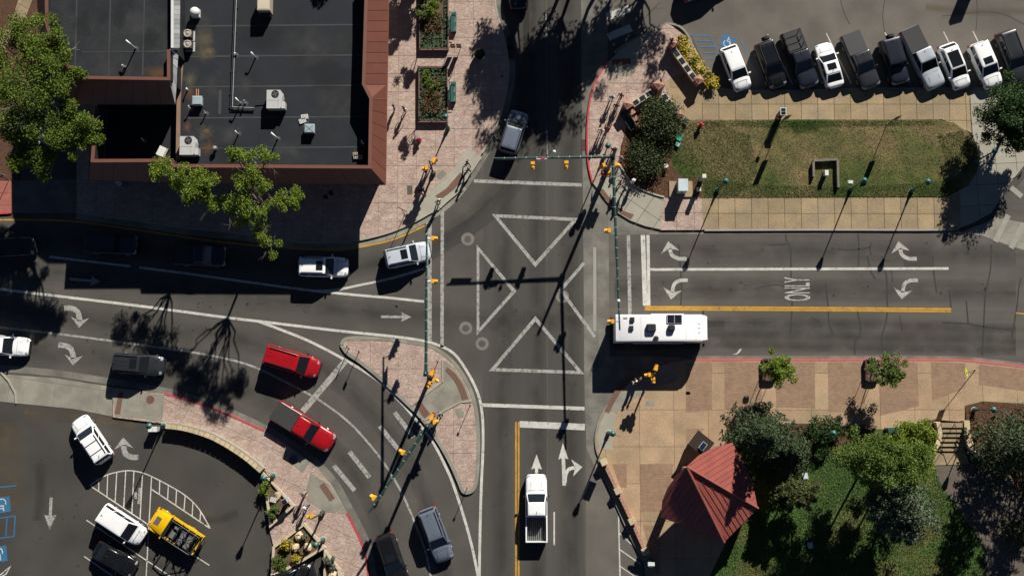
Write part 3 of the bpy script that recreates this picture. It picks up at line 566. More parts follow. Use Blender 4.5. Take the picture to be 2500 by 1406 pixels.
bp('roof_deck', MB().prism([p.to_2d() for p in V3([(894, -90), (890, 206), (904, 240), (902, 406), (428, 403), (434, 390), (436, 250), (445, 120), (447, -90)], ZD)], 4.72, ZD), MEMB)
bp('roof_deck', MB().prism([p.to_2d() for p in V3([(434, 391), (230, 391), (240, 200), (440, 200)], ZD - 1.2)], 3.6, ZD - 1.2), MEMB)
def fascia(top, zt, eav, ze, width, mm, first=0):
    for k in range(len(top) - 1):
        a, b = P(*top[k], zt), P(*top[k + 1], zt); c, d = P(*eav[k], ze), P(*eav[k + 1], ze)
        n = max(1, round((b - a).length / width)); g = .012 / max(.3, (b - a).length)
        for j in range(n):
            t0, t1 = j / n + g, (j + 1) / n - g
            q = [a.lerp(b, t0), a.lerp(b, t1), c.lerp(d, t1), c.lerp(d, t0)]
            nn = (q[1] - q[0]).cross(q[3] - q[0]).normalized(); nn = nn if nn.z > 0 else -nn
            m_ = MB().add(q + [p - nn * .03 for p in q], [(0, 1, 2, 3), (7, 6, 5, 4), (0, 4, 5, 1), (1, 5, 6, 2), (2, 6, 7, 3), (3, 7, 4, 0)])
            m_.tube(q[0] + nn * .006, q[3] + nn * .006, .016, .016, 4)
            bp('fascia_panel', m_, mm)
def coping(top, zt, w=.3, m=BROWND, drop=3.3):
    b = MB().ribbon([P2(u, v, zt) for u, v in top], w, zt - .06, zt + .06); bp('coping', b, m)
    bp('parapet', MB().ribbon([P2(u, v, zt) for u, v in top], .22, zt - drop, zt - .06), MEMB)
bp('wall', MB().ribbon([P2(u, v, 4.5) for u, v in [(449, -90), (447, 120), (438, 250), (436, 400)]], .3, 3.3, 4.98), WALLB)
fascia(TOP, ZT, EAV, ZE, 1.0, BROWN); coping(TOP, ZT)
e_ = V3(EAV, ZE - .05)
bp('eave_trim', MB().path(e_, .07, 5), BROWND)
bp('soffit', MB().ribbon([P2(u, v, ZE) for u, v in EAV], 1.3, ZE - .14, ZE - .1, -.66), WALLB)
# taller block at the back
UT = [(421, -90), (421, 118), (412, 122), (412, 193), (207, 190), (142, 143), (115, 62), (112, -90)]; ZU = 9.9
UE = [(440, -90), (438, 118), (436, 124), (427, 256), (184, 256), (118, 170), (92, 62), (88, -90)]
fascia(UT[:4], ZU, UE[:4], 7.2, .42, mat('sheen_standing_seam', (.5, .5, .5), .5, .1, 2, .05, 9, rand=.3)); fascia(UT[3:], ZU, UE[3:], 7.2, 1.0, BROWN)  # east grey ribs: bright metal sheen is put into the base colour
coping(UT[2:], ZU, .28, BROWND, 1.0); bp('coping', MB().ribbon([P2(u, v, ZU) for u, v in UT[:2]], .22, ZU - .06, ZU + .08), WHITEM)
bp('upper_roof', MB().prism([p.to_2d() for p in V3(UT, ZU - .7)], 4.8, ZU - .7), MEMB2)
bp('ledge', MB().ribbon([P2(u, v, 5.1) for u, v in [(447, -90), (445, 120), (436, 250), (434, 390)]], .35, 5.0, 5.12), mat('brown_ledge', (.22, .13, .09), .8))
for v in (63, 137, 211, 287, 361): bp('seam_strip', MB().ribbon([P2(455, v + 2, ZD), P2(893, v - 2, ZD)], .14, ZD, ZD + .012), SEAMR)
for u in (189, 271, 354): bp('seam_strip', MB().ribbon([P2(u, -60, ZU - .7), P2(u - 6, 186, ZU - .7)], .12, ZU - .7, ZU - .688), SEAMR)
bp('seam_strip', MB().ribbon([P2(200, 128, ZU - .7), P2(408, 126, ZU - .7)], .1, ZU - .7, ZU - .686), SEAMR)
rs = random.Random(3)
def blob(u, v, r, z, m, ex=1.0, name='stain'):
    c = P(u, v, z); n = 18; ph = [rs.uniform(.65, 1.15) for _ in range(n)]
    return bp(name, MB().add([(c.x + ex * r * q * math.cos(6.283 * k / n), c.y + r * q * math.sin(6.283 * k / n), z) for k, q in enumerate(ph)], [tuple(range(n))]), m)
SOFT = wearmat('soft_stain', (.11, .095, .06), .8); LITTER = wearmat('leaf_litter', (.12, .06, .025), 1.0); PALE = wearmat('dried_puddle', (.05, .052, .054), .7); DARKP = wearmat('damp_patch', (.008, .009, .011), .7)
def soft(u, v, r, z, m, ex=1.0, name='stain'):
    c = P(u, v, z); n = 20; b = MB(); ph = [rs.uniform(.7, 1.2) for _ in range(n)]; b.add([(c.x, c.y, z)] + [(c.x + ex * r * q * math.cos(6.283 * k / n), c.y + r * q * math.sin(6.283 * k / n), z) for k, q in enumerate(ph)], [(0, k + 1, (k + 1) % n + 1) for k in range(n)])
    me = b.mesh(name, m, False, False); uv = me.uv_layers.new(name='UVMap')
    for pl in me.polygons:
        for li in pl.loop_indices: uv.data[li].uv = (0, .5 if me.loops[li].vertex_index == 0 else 0)
    me.transform(inv); return obj(name, me, bld)
for k, (u, v, r, m, ex) in enumerate(((498, 92, 1.5, SOFT, .7), (500, 135, .9, SOFT, 1.2), (508, 130, .8, SOFT, 1), (502, 322, .9, SOFT, 1), (463, 195, .9, SOFT, .8), (500, 60, 1.2, PALE, .7), (480, 160, 1.5, PALE, .6), (520, 200, 1.6, PALE, .8), (600, 210, 1.2, PALE, 1.2), (760, 120, 2.2, PALE, 1.8), (820, 260, 1.8, PALE, 1.4), (700, 370, 1.6, PALE, 1.8), (560, 330, 1.4, PALE, 1.3), (640, 90, 1.6, DARKP, 1.6), (800, 180, 1.5, DARKP, 1.5), (560, 370, 1.2, DARKP, 1.6), (510, 362, .8, LITTER, 1.1), (876, 376, .6, LITTER, 1.2), (458, 310, .8, LITTER, .6), (463, 230, .7, LITTER, .9))): soft(u, v, r, ZD + .014 + .001 * k, m, ex, 'leaf_litter' if m is LITTER else 'stain')
for k, (u, v, r, m, ex) in enumerate(((385, 180, .9, LITTER, 1.5), (250, 120, 1.6, PALE, 1.5), (330, 60, 1.8, PALE, .8), (290, 40, 1.4, DARKP, .6), (370, 100, 1.3, DARKP, .8), (200, 60, 1.4, DARKP, .7), (260, 165, 1.2, PALE, 1.8))): soft(u, v, r, ZU - .686 + .001 * k, m, ex, 'leaf_litter' if m is LITTER else 'stain')
for (u, v) in ((508, 130), (503, 322)): bp('roof_drain', MB().lathe([(.26, 0), (.22, .03), (.1, .02), (.09, .05)], P(u, v, ZD + .01)), mat('drain_rust', (.09, .055, .035), .9), smooth=True)
for k in range(26):
    u, v = rs.uniform(150, 400), rs.uniform(5, 120); blob(u, v, rs.uniform(.05, .11), ZU - .694, BLACK, 1, 'patch')
for (u, v, w, h) in ((537, 250, .9, 2.2), (918, 0, 0, 0), (752, 315, .5, 2.6), (740, 300, .3, .9), (515, 640, 0, 0)):
    if w: c = P(u, v, ZD); bp('patch', MB().box((c.x, c.y, ZD + .003), (w * .3, h, .012)), SEAMR)
# things on the roof
def roofthing(name, label, cat, u, v, z=ZD, rz=0, group=None): return thing(name, label, cat, P(u, v, z), rz, group)
def ac_unit(u, v, label, z=ZD):
    t = roofthing('air_conditioner', label, 'air conditioner', u, v, z, 0, 'packaged rooftop air conditioners')
    b = MB().prism([Vector(p) for p in ((-.72, -.85), (.5, -.85), (.62, -.72), (.72, .3), (.5, .85), (-.72, .85))], .12, 1.12); b.box((0, 0, .06), (1.2, 1.5, .12)); b.build('cabinet', GREYM, t)
    MB().box((.72, -.5, .55), (.4, .62, .8)).build('side_hood', GREYM, t)
    f = MB().lathe([(.34, 0), (.34, .04), (.3, .04), (.3, .012)], (.05, .48, 1.12), 18); f.build('fan_guard', BLACK, t)
    b = MB()
    for k in range(4): b.box((.05 + .14 * math.cos(k * 1.57 + .4), .48 + .14 * math.sin(k * 1.57 + .4), 1.135), (.24, .07, .012), k * 1.57 + .4)
    b.build('fan_blade', mat('fan_grey', (.1, .1, .1), .6), t)
    MB().box((.3, 0, 1.125), (.02, 1.6, .012)).box((-.1, -.1, 1.125), (1.1, .015, .012)).build('panel_joint', mat('joint_grey', (.2, .2, .2), .7), t)
ac_unit(676, 250, 'grey packaged air conditioner with round fan in the middle of the roof'); ac_unit(466, 362, 'grey packaged air conditioner at the lower left corner of the main roof')
t = roofthing('air_conditioner', 'beige rooftop unit at the top edge of the photo', 'air conditioner', 651, 22)
b = MB().box((0, .25, .7), (1.15, 1.7, 1.4)); b.build('cabinet', BEIGE, t); MB().box((0, -.75, .35), (1.0, .3, .7)).build('base_duct', BLACK, t); MB().box((0, .2, 1.415), (1.0, 1.4, .03)).build('lid', mat('beige_lid', (.5, .43, .33), .6), t)
for u, v, w in ((463, 88, 'upper'), (463, 114, 'lower')):
    t = roofthing('condenser', w + ' of the two small square condensers beside the ledge', 'condenser', u, v); b = MB()
    b.box((0, 0, .4), (.72, .72, .7)); b.build('cabinet', mat('dark_louvre', (.05, .045, .04), .7), t)
    MB().lathe([(.36, .75), (.36, .8), (.3, .82), (.28, .76)], (0, 0, 0), 16).build('fan_guard', BEIGE, t); MB().lathe([(.22, .77), (.06, .8)], (0, 0, 0), 10).build('fan', GALV, t)
    MB().box((.05, -.05, .03), (.9, .9, .06)).build('stand', GREYM, t)
t = roofthing('roof_ventilator', 'white round mushroom ventilator near the top of the roof', 'ventilator', 480, 36)
MB().box((0, 0, .2), (.75, .75, .4)).build('curb', WHITEM, t); MB().lathe([(.3, .4), (.3, .6), (.46, .62), (.46, .75), (.36, .95), (.15, 1.05), (.02, 1.06)], (0, 0, 0), 16).build('hood', WHITEM, t, smooth=True)
t = roofthing('roof_ventilator', 'pale dome ventilator beside the lower air conditioner', 'ventilator', 527, 365)
MB().lathe([(.12, 0), (.12, .4), (.24, .42), (.24, .5), (.15, .66), (.02, .7)], (0, 0, 0), 14).build('hood', GALV, t, smooth=True); MB().lathe([(.3, 0), (.13, .06)], (0, 0, 0), 12).build('flashing', MEMB, t)
for u, v, lb in ((485, 250, 'blue grey exhaust box with two copper pipes behind it'), (758, 318, 'small blue grey skylight box right of the big air conditioner')):
    t = roofthing('roof_box', lb, 'roof box', u, v)
    MB().box((0, 0, .3), (.85, .75, .6)).build('body', mat('blue_grey_metal', (.2, .25, .28), .5), t); MB().box((0, 0, .64), (.95, .85, .08), 0, .8).build('lid', mat('blue_grey_lid', (.27, .33, .36), .5), t)
    if u < 500: MB().tube((-.2, .35, .12), (-.2, 1.2, .12), .05).tube((-.02, .35, .12), (-.02, 1.2, .12), .05).build('copper_pipe', mat('copper', (.4, .2, .1), .5), t)
    else: MB().box((0, 0, .7), (.9, .012, .02), R(40)).box((0, 0, .7), (.9, .012, .02), R(-40)).build('rib', GALV, t)
PIPES = [(331, 120, 1.5, .45, 142, 9.2, 'bent white vent pipe on the upper roof'), (305, 166, .5, .1, 120, 9.2, 'short white vent pipe near the upper roof edge'), (576, 136, .35, .1, 90, 5, 'stub vent beside the long conduit'), (624, 142, 1.0, .3, 135, 5, 'lone white vent pipe right of the conduit'),
         (588, 254, 1.1, .35, 135, 5, 'taller vent pipe of the pair left of the big air conditioner'), (599, 254, .7, .2, 60, 5, 'shorter vent pipe of the pair left of the big air conditioner'), (503, 279, .6, .15, 90, 5, 'thin white vent pipe below the copper pipes'), (582, 329, .8, .2, 130, 5, 'thin white vent pipe in the middle of the lower roof'), (678, 340, 1.1, .5, 140, 5, 'hooked white vent pipe above the tree'),
         (353, 345, .8, .1, 90, 5, 'white vent pipe standing in the shaded court'), (466, 268, .7, .2, 100, 5, 'white vent pipe left of the drain stain'), (458, 222, .6, .1, 20, 5, 'white vent among black cables by the ledge'), (884, 347, .5, .4, -60, 5, 'white pipe leaning at the east parapet')]
for u, v, h, k, a, z, lb in PIPES:
    t = roofthing('vent_pipe', lb, 'vent pipe', u, v, z, 0, 'vent pipes on the roof'); e = Vector((math.cos(R(a)), math.sin(R(a)), 0))
    MB().path([(0, 0, 0), (0, 0, h), Vector((0, 0, h + .08)) + e * .08, Vector((0, 0, h + .1)) + e * k], [.07, .065, .065, .085], 8).build('pipe', WHITEM, t, smooth=True)
    MB().lathe([(.28, 0), (.2, .02), (.1, .06), (.07, .18)], (0, 0, 0), 12).build('flashing', MATS['membrane_seam'], t, smooth=True)
t = thing('conduit_run', 'long paired conduit running down the roof on small blocks', 'conduit', P(573, 0, ZD)); iv = Matrix.Translation(-t.location)
for off in (0, .16):
    me = MB().path([P(575, -60, ZD + .2) + Vector((off, 0, 0)), P(563, 266, ZD + .2) + Vector((off, off, 0)), P(620, 268, ZD + .2) + Vector((0, off, 0)), P(622, 251, ZD + .2), P(652, 248, ZD + .2)][:5 if not off else 3], .045, 6).mesh('pipe', GALV if off else BLACK, True); me.transform(iv); obj('pipe', me, t)
for v in (20, 80, 133, 175, 230, 262):
    p = P(575 - v * .045, v, ZD); me = MB().box((p.x + .08, p.y, ZD + .08), (.4, .12, .15)).mesh('block', BLACK); me.transform(iv); obj('block', me, t)
t = roofthing('window_unit', 'white box unit tilted on the parapet corner in the shade', 'air conditioner', 400, 374, ZD, R(-25))
MB().box((0, 0, .5), (.75, .95, .6), 0, .92).build('case', WHITEM, t); MB().box((.42, 0, .5), (.1, .9, .5)).build('grille', BEIGE, t)
for u, v, a, lb in ((740, 286, 8, 'upper of two white perforated blocks on the roof'), (739, 296, 20, 'lower of two white perforated blocks on the roof')):
    t = roofthing('roof_block', lb, 'block', u + (4 if v < 290 else 0), v, ZD, R(a)); b = MB().box((0, 0, .06), (.62, .42, .12)); b.build('block', WHITEM, t); b = MB()
    for i in range(4):
        for j in range(3): b.box((-.21 + .14 * i, -.12 + .12 * j, .123), (.07, .06, .012))
    b.build('hole', BLACK, t)
for k, (u, v) in enumerate(((880, 385), (869, 384), (868, 378))):
    t = roofthing('concrete_block', ('right', 'left', 'upper')[k] + ' concrete block in the heap at the roof corner', 'block', u, v, ZD, R(3)); b = MB().box((0, 0, .1), (.42, .36, .2)); b.build('block', BEIGE, t); b = MB()
    for i in (-1, 1):
        for j in (-1, 1): b.box((i * .1, j * .08, .203), (.12, .1, .012))
    b.build('hollow', BLACK, t)
# ---------------------------------------------------------------- vehicles
GLASS = mat('car_glass', (.01, .012, .014), .06, 0, 1, 0, spec=.6)
TYRE = mat('tyre_rubber', (.015, .015, .015), .85)
RIM = mat('wheel_rim', (.35, .35, .36), .35, .05, 5, 0, metal=.8)
TRIM = mat('black_trim', (.014, .014, .015), .5)
LAMPW = mat('headlamp', (.3, .31, .33), .15, 0, 1, 0)
LAMPR = mat('tail_lamp', (.3, .012, .012), .2, 0, 1, 0)
BEDL = mat('bed_liner', (.03, .03, .03), .8, .1, 3, .15, 10)
CHROME = mat('chrome', (.55, .55, .56), .2, 0, 1, 0, metal=1)
def paint(name, col, metal=0.0, rough=.3): return mat('paint_' + name, col, rough, .02, .6, 0, metal=metal, coat=.5)
PW = paint('white', (.82, .82, .82)); PBK = paint('black', (.008, .008, .009), 0, .25); PDG = paint('charcoal', (.032, .035, .041), .3); PGR = paint('grey', (.13, .155, .2), .15, .35); PSV = paint('silver', (.42, .45, .49), .15, .35)
PRD = paint('red', (.33, .006, .01), .0); PYL = paint('yellow', (.75, .42, .0)); PNV = paint('dark_blue', (.018, .022, .034), .3)
KIND = {'suv': (1.92, 1.75, 1.06, 1.04, -.475, .235, -.44, .06, .55), 'hatch': (1.84, 1.6, .98, .98, -.47, .26, -.38, .07, .55), 'sedan': (1.84, 1.45, .93, .95, -.4, .24, -.22, .04, .5), 'van': (1.95, 1.78, 1.08, 1.0, -.48, .31, -.455, .12, .6),
        'pickup': (2.0, 1.9, 1.16, 1.15, -.12, .225, -.1, .09, .62), 'jeep': (1.85, 1.85, 1.12, 1.14, -.46, .16, -.45, .1, .8)}
def rring(x0, x1, hw, z, r, n=3):
    pts = []
    for cx, cy, a0 in ((x1 - r, hw - r, 0), (x0 + r, hw - r, 90), (x0 + r, -hw + r, 180), (x1 - r, -hw + r, 270)):
        for k in range(n + 1): t = R(a0 + 90 * k / n); pts.append(Vector((cx + r * math.cos(t), cy + r * math.sin(t), z)))
    return pts
def loft(b, rings, cap0=True, cap1=True):
    n = len(rings[0]); k0 = len(b.v); vs = [p for r in rings for p in r]; fs = []
    for j in range(len(rings) - 1):
        for k in range(n): fs.append((j * n + k, j * n + (k + 1) % n, (j + 1) * n + (k + 1) % n, (j + 1) * n + k))
    if cap0: fs.append(tuple(range(n - 1, -1, -1)))
    if cap1: fs.append(tuple(range((len(rings) - 1) * n, len(rings) * n)))
    return b.add(vs, fs)
def patch(q, i=(.06, .06, .06, .06), off=.012):
    """a pane inside the quad q (bottom-left, bottom-right, top-right, top-left), insets left, right, bottom, top"""
    a, b, c, d = [Vector(p) for p in q]
    def f(s, t): return a.lerp(b, s).lerp(d.lerp(c, s), t)
    n = (b - a).cross(d - a).normalized()
    v = [f(i[0], i[2]), f(1 - i[1], i[2]), f(1 - i[1], 1 - i[3]), f(i[0], 1 - i[3])]
    return MB().add([p + n * off for p in v] + [p - n * .03 for p in v], [(0, 1, 2, 3), (0, 4, 5, 1), (1, 5, 6, 2), (2, 6, 7, 3), (3, 7, 4, 0)])
CARS = {}
def wheel(t, x, y, r, w=.24):
    s = 1 if y > 0 else -1
    o = thing('wheel', None, None, (x, y, r)); o.parent = t
    MB().tube((0, -w / 2, 0), (0, w / 2, 0), r, r, 18).build('tyre', TYRE, o); MB().tube((0, s * w * .4, 0), (0, s * (w / 2 + .012), 0), r * .64, r * .58, 12).build('rim', RIM, o)
def car(kind, rear, front, pm, label, cat='car', group=None, rails=0, sunroof=0, pano=0, ribs=0, bed=None, spare=0, bars=0, twotone=None, name=None, blackroof=None, mirror=None):
    w, H, belt, hood, rb, fb, rt, ft, wt = KIND[kind]
    a, b_ = P(*rear, .7), P(*front, .7); L = (b_ - a).length; c = (a + b_) / 2; rz = math.atan2(b_.y - a.y, b_.x - a.x)
    t = thing(name or {'suv': 'suv', 'hatch': 'hatchback_car', 'sedan': 'sedan_car', 'van': 'minivan', 'pickup': 'pickup_truck', 'jeep': 'off_road_car'}[kind], label, cat, (c.x, c.y, 0), rz, group)
    hw = w / 2; box = kind == 'jeep'
    # body
    if kind == 'sedan': top = [(-.5, .5, .62), (-.496, .68, .72), (-.484, .82, .82), (-.455, .92, .92), (-.37, .98, .96), (-.2, 1, belt), (.1, 1, belt), (.2, 1, hood), (.31, .985, hood - .03), (.4, .95, hood - .09), (.45, .89, hood - .17), (.48, .79, hood - .26), (.494, .64, hood - .34), (.5, .42, hood - .42)]
    elif kind == 'van': top = [(-.5, .7, .75), (-.495, .84, .95), (-.48, .94, 1.05), (-.42, .99, belt), (0, 1, belt), (.25, 1, belt), (.31, .99, hood), (.38, .95, hood - .1), (.435, .88, hood - .22), (.47, .77, hood - .32), (.491, .6, hood - .4), (.5, .4, hood - .46)]
    elif kind in ('pickup', 'jeep'): top = [(-.5, .86, belt - .3), (-.497, .94, belt - .06), (-.485, .985, belt), (-.4, 1, belt), (0, 1, belt), (.19, 1, belt), (.22, .99, hood), (.35, .98, hood - .03), (.43, .95, hood - .08), (.468, .89, hood - .17), (.488, .8, hood - .28), (.497, .68, hood - .36), (.5, .55, hood - .45)]
    else: top = [(-.5, .58, .68), (-.496, .74, .82), (-.484, .86, .96), (-.45, .95, belt), (-.35, .99, belt), (-.2, 1, belt), (.1, 1, belt), (.2, 1, hood), (.3, .985, hood - .02), (.39, .955, hood - .08), (.44, .9, hood - .16), (.473, .81, hood - .26), (.492, .66, hood - .35), (.5, .44, hood - .43)]
    rings = []
    for x, wf, z in top:
        q = hw * wf; cr = .05 if x > .15 else .0
        half = [(0, z + cr), (.3 * q, z + cr * .95), (.6 * q, z + cr * .6), (.8 * q, z - .012), (.91 * q, z - .05), (.975 * q, z - .13), (q, z - .28), (q * .995, max(.36, z - .45)), (q * .97, .3), (q * .9, .22)]
        rings.append([Vector((x * L, y, zz)) for y, zz in half] + [Vector((x * L, -y, zz)) for y, zz in half[:0:-1]])
    def fine(rg):
        cols = [smooth_line([r[k] for r in rg], 3) for k in range(len(rg[0]))]
        return [[c[j] for c in cols] for j in range(len(cols[0]))]
    rings = fine(rings); x0 = rb * L
    if bed == 'open':
        keep = [r for r in rings if r[0].x > x0 + .02]
        bm_ = loft(MB(), [[Vector((x0, p.y, p.z)) for p in keep[0]]] + keep)
        bb = MB(); xr = -.5 * L; xm = (xr + x0) / 2; bl = x0 - xr
        for s in (-1, 1): MB().box((xm, s * (hw - .06), .72), (bl, .12, .9)).build('bed_side', pm, t)
        MB().box((xr + .045, 0, .78), (.09, w - .24, .78)).build('tailgate', pm, t); MB().box((x0 - .04, 0, .8), (.07, w - .24, .7)).build('bed_front', pm, t)
        fl = MB().box((xm, 0, .5), (bl - .16, w - .26, .08)).build('bed_floor', BEDL, t)
        for j in range(9): MB().box((xm, -.72 + .18 * j, .55), (bl - .2, .07, .03)).build('bed_rib', mat('bed_steel', (.14, .14, .14), .6), fl)
    else: bm_ = loft(MB(), rings)
    bo_ = bm_.build('body', pm, t, smooth=True)
    def lamp_skin(nm, m, test):
        for s in (-1, 1):
            k = MB()
            for pl in bo_.data.polygons:
                if len(pl.vertices) == 4 and pl.center.y * s > 0 and test(pl.center.x / L, abs(pl.center.y) / hw, pl.center.z): k.add([bo_.data.vertices[i].co + bo_.data.vertices[i].normal * .008 for i in pl.vertices], [(0, 1, 2, 3)])
            if k.f: k.build(nm, m, t)
    lamp_skin('headlight', LAMPW, lambda x, y, z: x > .43 and .58 < y < .92 and hood - .3 < z < hood - .13)
    lamp_skin('tail_light', LAMPR, lambda x, y, z: x < -.455 and y > .62 and belt - .42 < z < belt - .06)
    if bed == 'cover':
        x0, x1 = -.492 * L, rb * L - .03; MB().box(((x0 + x1) / 2, 0, belt + .03), (x1 - x0, w * .9, .07)).build('bed_cover', twotone or BEDL, t)
    if bed == 'rack':
        x0, x1 = -.5 * L, rb * L; r_ = MB()
        for s in (-1, 1): r_.tube((x0 + .1, s * .85, belt + .45), (x1, s * .85, belt + .45), .04)
        for j in range(4):
            x = x0 + .15 + j * (x1 - x0 - .2) / 3; r_.tube((x, -.85, belt + .45), (x, .85, belt + .45), .035); r_.tube((x, -.85, belt - .05), (x, -.85, belt + .45), .035); r_.tube((x, .85, belt - .05), (x, .85, belt + .45), .035)
        r_.build('bed_rack', TRIM, t); MB().box(((x0 + x1) / 2, 0, belt + .02), (x1 - x0 - .15, w * .82, .06)).build('bed_cover', BEDL, t)
    # cabin
    cr = .12 if not box else .06
    zb = belt - .03; ytop = hw * (.79 if kind != 'jeep' else .86); ybot = hw * .93
    B0 = rring(rb * L, fb * L, ybot, zb, .1); T0 = rring(rt * L, ft * L, ytop, H - .05, cr); mid = [p.lerp(q, .55) + Vector(((q.x - p.x) * 0, (p.y > 0) * .02 - (p.y < 0) * .02, 0)) for p, q in zip(B0, T0)]
    cx = (rt + ft) / 2 * L
    dome = [[Vector((cx + (p.x - cx) * s, p.y * s, H - .05 + dz)) for p in T0] for s, dz in ((.965, .022), (.8, .04), (.45, .05), (.1, .052))]
    loft(MB(), [B0, T0]).build('cabin', pm, t, smooth=True)
    loft(MB(), [T0] + dome).build('roof', blackroof or pm, t, smooth=True)
    bl, br, tl, tr = Vector((fb * L, -ybot, zb)), Vector((fb * L, ybot, zb)), Vector((ft * L, -ytop, H - .05)), Vector((ft * L, ytop, H - .05))
    patch((bl, br, tr, tl), (.05, .05, .1, .06), .014).build('windshield', GLASS, t)
    rl, rr, ul, ur = Vector((rb * L, -ybot, zb)), Vector((rb * L, ybot, zb)), Vector((rt * L, -ytop, H - .05)), Vector((rt * L, ytop, H - .05))
    patch((rr, rl, ul, ur), (.08, .08, .1 if kind == 'sedan' else .15, .08), .014).build('rear_window', GLASS, t)
    n = 3 if kind in ('suv', 'van') else 2
    for s in (-1, 1):
        q = (rl, bl, tl, ul) if s < 0 else (br, rr, ur, tr)
        for k in range(n):
            l, r = k / n, 1 - (k + 1) / n
            e = (.1 if kind in ('sedan', 'hatch') else .04)
            patch(q, (l + (e if k == 0 else .012), r + (e if k == n - 1 else .012), .14, .1), .013).build('side_window', GLASS, t)
        MB().box((fb * L * .78, s * (hw + .1), belt + .06), (.12, .2, .14)).build('mirror', mirror or pm, t)
    MB().box((.497 * L, 0, .55), (.06, w * .62, .26)).build('grille', TRIM, t)
    MB().box((-.5 * L, 0, .45), (.1, w * .8, .16)).build('rear_bumper', CHROME if kind == 'pickup' else TRIM, t); MB().box((.5 * L, 0, .36), (.09, w * .7, .14)).build('front_bumper', CHROME if kind == 'pickup' else TRIM, t)
    r = .4 if kind in ('pickup', 'jeep') else .35
    for x in (-.3, .315):
        for s in (-1, 1): wheel(t, x * L, s * (hw - .11), r)
    zr = H + .005
    if rails:
        for s in (-1, 1): MB().box(((rt + ft) / 2 * L, s * ytop * .88, zr + .03), ((ft - rt) * L * .85, .05, .05)).build('roof_rail', TRIM if rails == 1 else CHROME, t)
    if bars:
        for x in (.3, .7): MB().box(((rt + (ft - rt) * x) * L, 0, zr + .03), (.045, ytop * 1.8, .03)).build('roof_bar', TRIM, t)
    if sunroof: MB().box((ft * L - .5, 0, zr), (.62, ytop * 1.15, .03)).build('sunroof', GLASS, t)
    if pano: MB().box((cx + .15, 0, zr - .002), ((ft - rt) * L * .72, ytop * 1.5, .03)).box((cx, 0, zr + .0), (.05, ytop * 1.5, .04)).build('glass_roof', GLASS, t)
    for k in range(ribs):
        y = (-1 + 2 * (k + .5) / ribs) * ytop * .8; MB().box((cx - .05, y, H - .044 + .05 * (1 - (y / ytop) ** 2)), ((ft - rt) * L * .8, .06, .02)).build('roof_rib', pm, t)
    MB().tube((rt * L + .35, 0, H), (rt * L + .2, 0, H + .09), .025, .02, 5).build('antenna', TRIM, t)
    if spare:
        o = thing('spare_wheel', None, None, (-.5 * L - .2, spare, .95)); o.parent = t
        MB().tube((-.13, 0, 0), (.13, 0, 0), .4, .4, 18).build('tyre', TYRE, o); MB().tube((-.14, 0, 0), (-.1, 0, 0), .22, .22, 12).build('rim', RIM, o)
    MB().box((fb * L + .25, 0, hood + .035), (.02, w * .7, .01)).box((fb * L * .5 + .24 * L, hw * .5, hood + .02), (.5, .015, .01)).box((fb * L * .5 + .24 * L, -hw * .5, hood + .02), (.5, .015, .01)).build('bonnet_line', TRIM, t)
    return t
GP = 'cars parked nose-in along the tan pavement'; GM = 'cars driving through the crossing'; GS = 'cars in the south-west parking lot'
car('hatch', (1775, 114), (1817, 220), PW, 'white hatchback with plain white roof beside the blue disabled symbol', group=GP)
car('suv', (1861, 104), (1902, 214), PBK, 'black suv carrying a spare wheel on a rear swing arm', 'suv', GP, rails=1, spare=.35, pano=1)
car('pickup', (1926, 80), (1977, 214), PNV, 'dark blue pickup with a black rack over its bed', 'pickup', GP, bed='rack', ribs=5)
car('sedan', (2041, 214), (2007, 106), PW, 'white sedan with black sunroof, parked nose to the street', group=GP, sunroof=1)
car('pickup', (2073, 84), (2128, 216), PDG, 'charcoal pickup with a dark canopy over its bed', 'pickup', GP, bed='cover', ribs=6, twotone=mat('canopy_grey', (.035, .035, .038), .5))
car('jeep', (2166, 98), (2199, 206), PNV, 'boxy dark off-road car with ribbed roof and rear spare wheel', 'off-road car', GP, ribs=7, spare=.25)
car('pickup', (2216, 72), (2287, 215), PSV, 'silver pickup with a flat black bed cover', 'pickup', GP, bed='cover', ribs=7)
car('hatch', (2308, 109), (2352, 216), PW, 'white suv with a full black glass roof', 'suv', GP, pano=1)
car('suv', (2382, 106), (2429, 214), PW, 'white suv with small sunroof at the right end of the row', 'suv', GP, sunroof=1)
car('suv', (2449, 78), (2496, 202), PDG, 'dark suv last in the row, cut by the right edge', 'suv', GP, ribs=6, rails=1)
car('suv', (1664, -14), (1790, -62), PSV, 'silver suv just showing at the top edge in the lot', 'suv', None)
car('suv', (1238, 374), (1270, 272), PGR, 'grey suv with silver roof heading up the shaded street', 'suv', GM, ribs=4, rails=2)
car('sedan', (1268, 24), (1258, -95), PBK, 'black car in the shade at the top of the street', 'car', GM)
car('sedan', (-42, 607), (86, 600), PBK, 'black sedan entering from the left edge in the top lane', 'car', GM)
car('jeep', (209, 594), (338, 600), PNV, 'dark boxy off-road car in the building shadow', 'off-road car', GM)
car('pickup', (431, 622), (554, 627), PNV, 'dark blue pickup in the building shadow', 'pickup', GM, bed='cover')
car('suv', (728, 650), (851, 653), PW, 'white suv with sunroof emerging from the building shadow', 'suv', GM, rails=1, sunroof=1)
car('suv', (940, 634), (1050, 611), paint('pale_silver', (.52, .56, .62), .1), 'pale silver suv with sunroof waiting under the signal arm', 'suv', GM, sunroof=1, rails=2)
car('sedan', (-58, 838), (72, 848), PW, 'white sedan cut by the left edge of the photo', 'car', GM)
car('suv', (276, 884), (401, 894), PDG, 'charcoal suv with sunroof beside the concrete apron', 'suv', GM, sunroof=1, ribs=4, rails=1)
car('van', (647, 863), (780, 903), PRD, 'red minivan following the curved lane', 'minivan', GM, ribs=5, rails=1, mirror=TRIM)
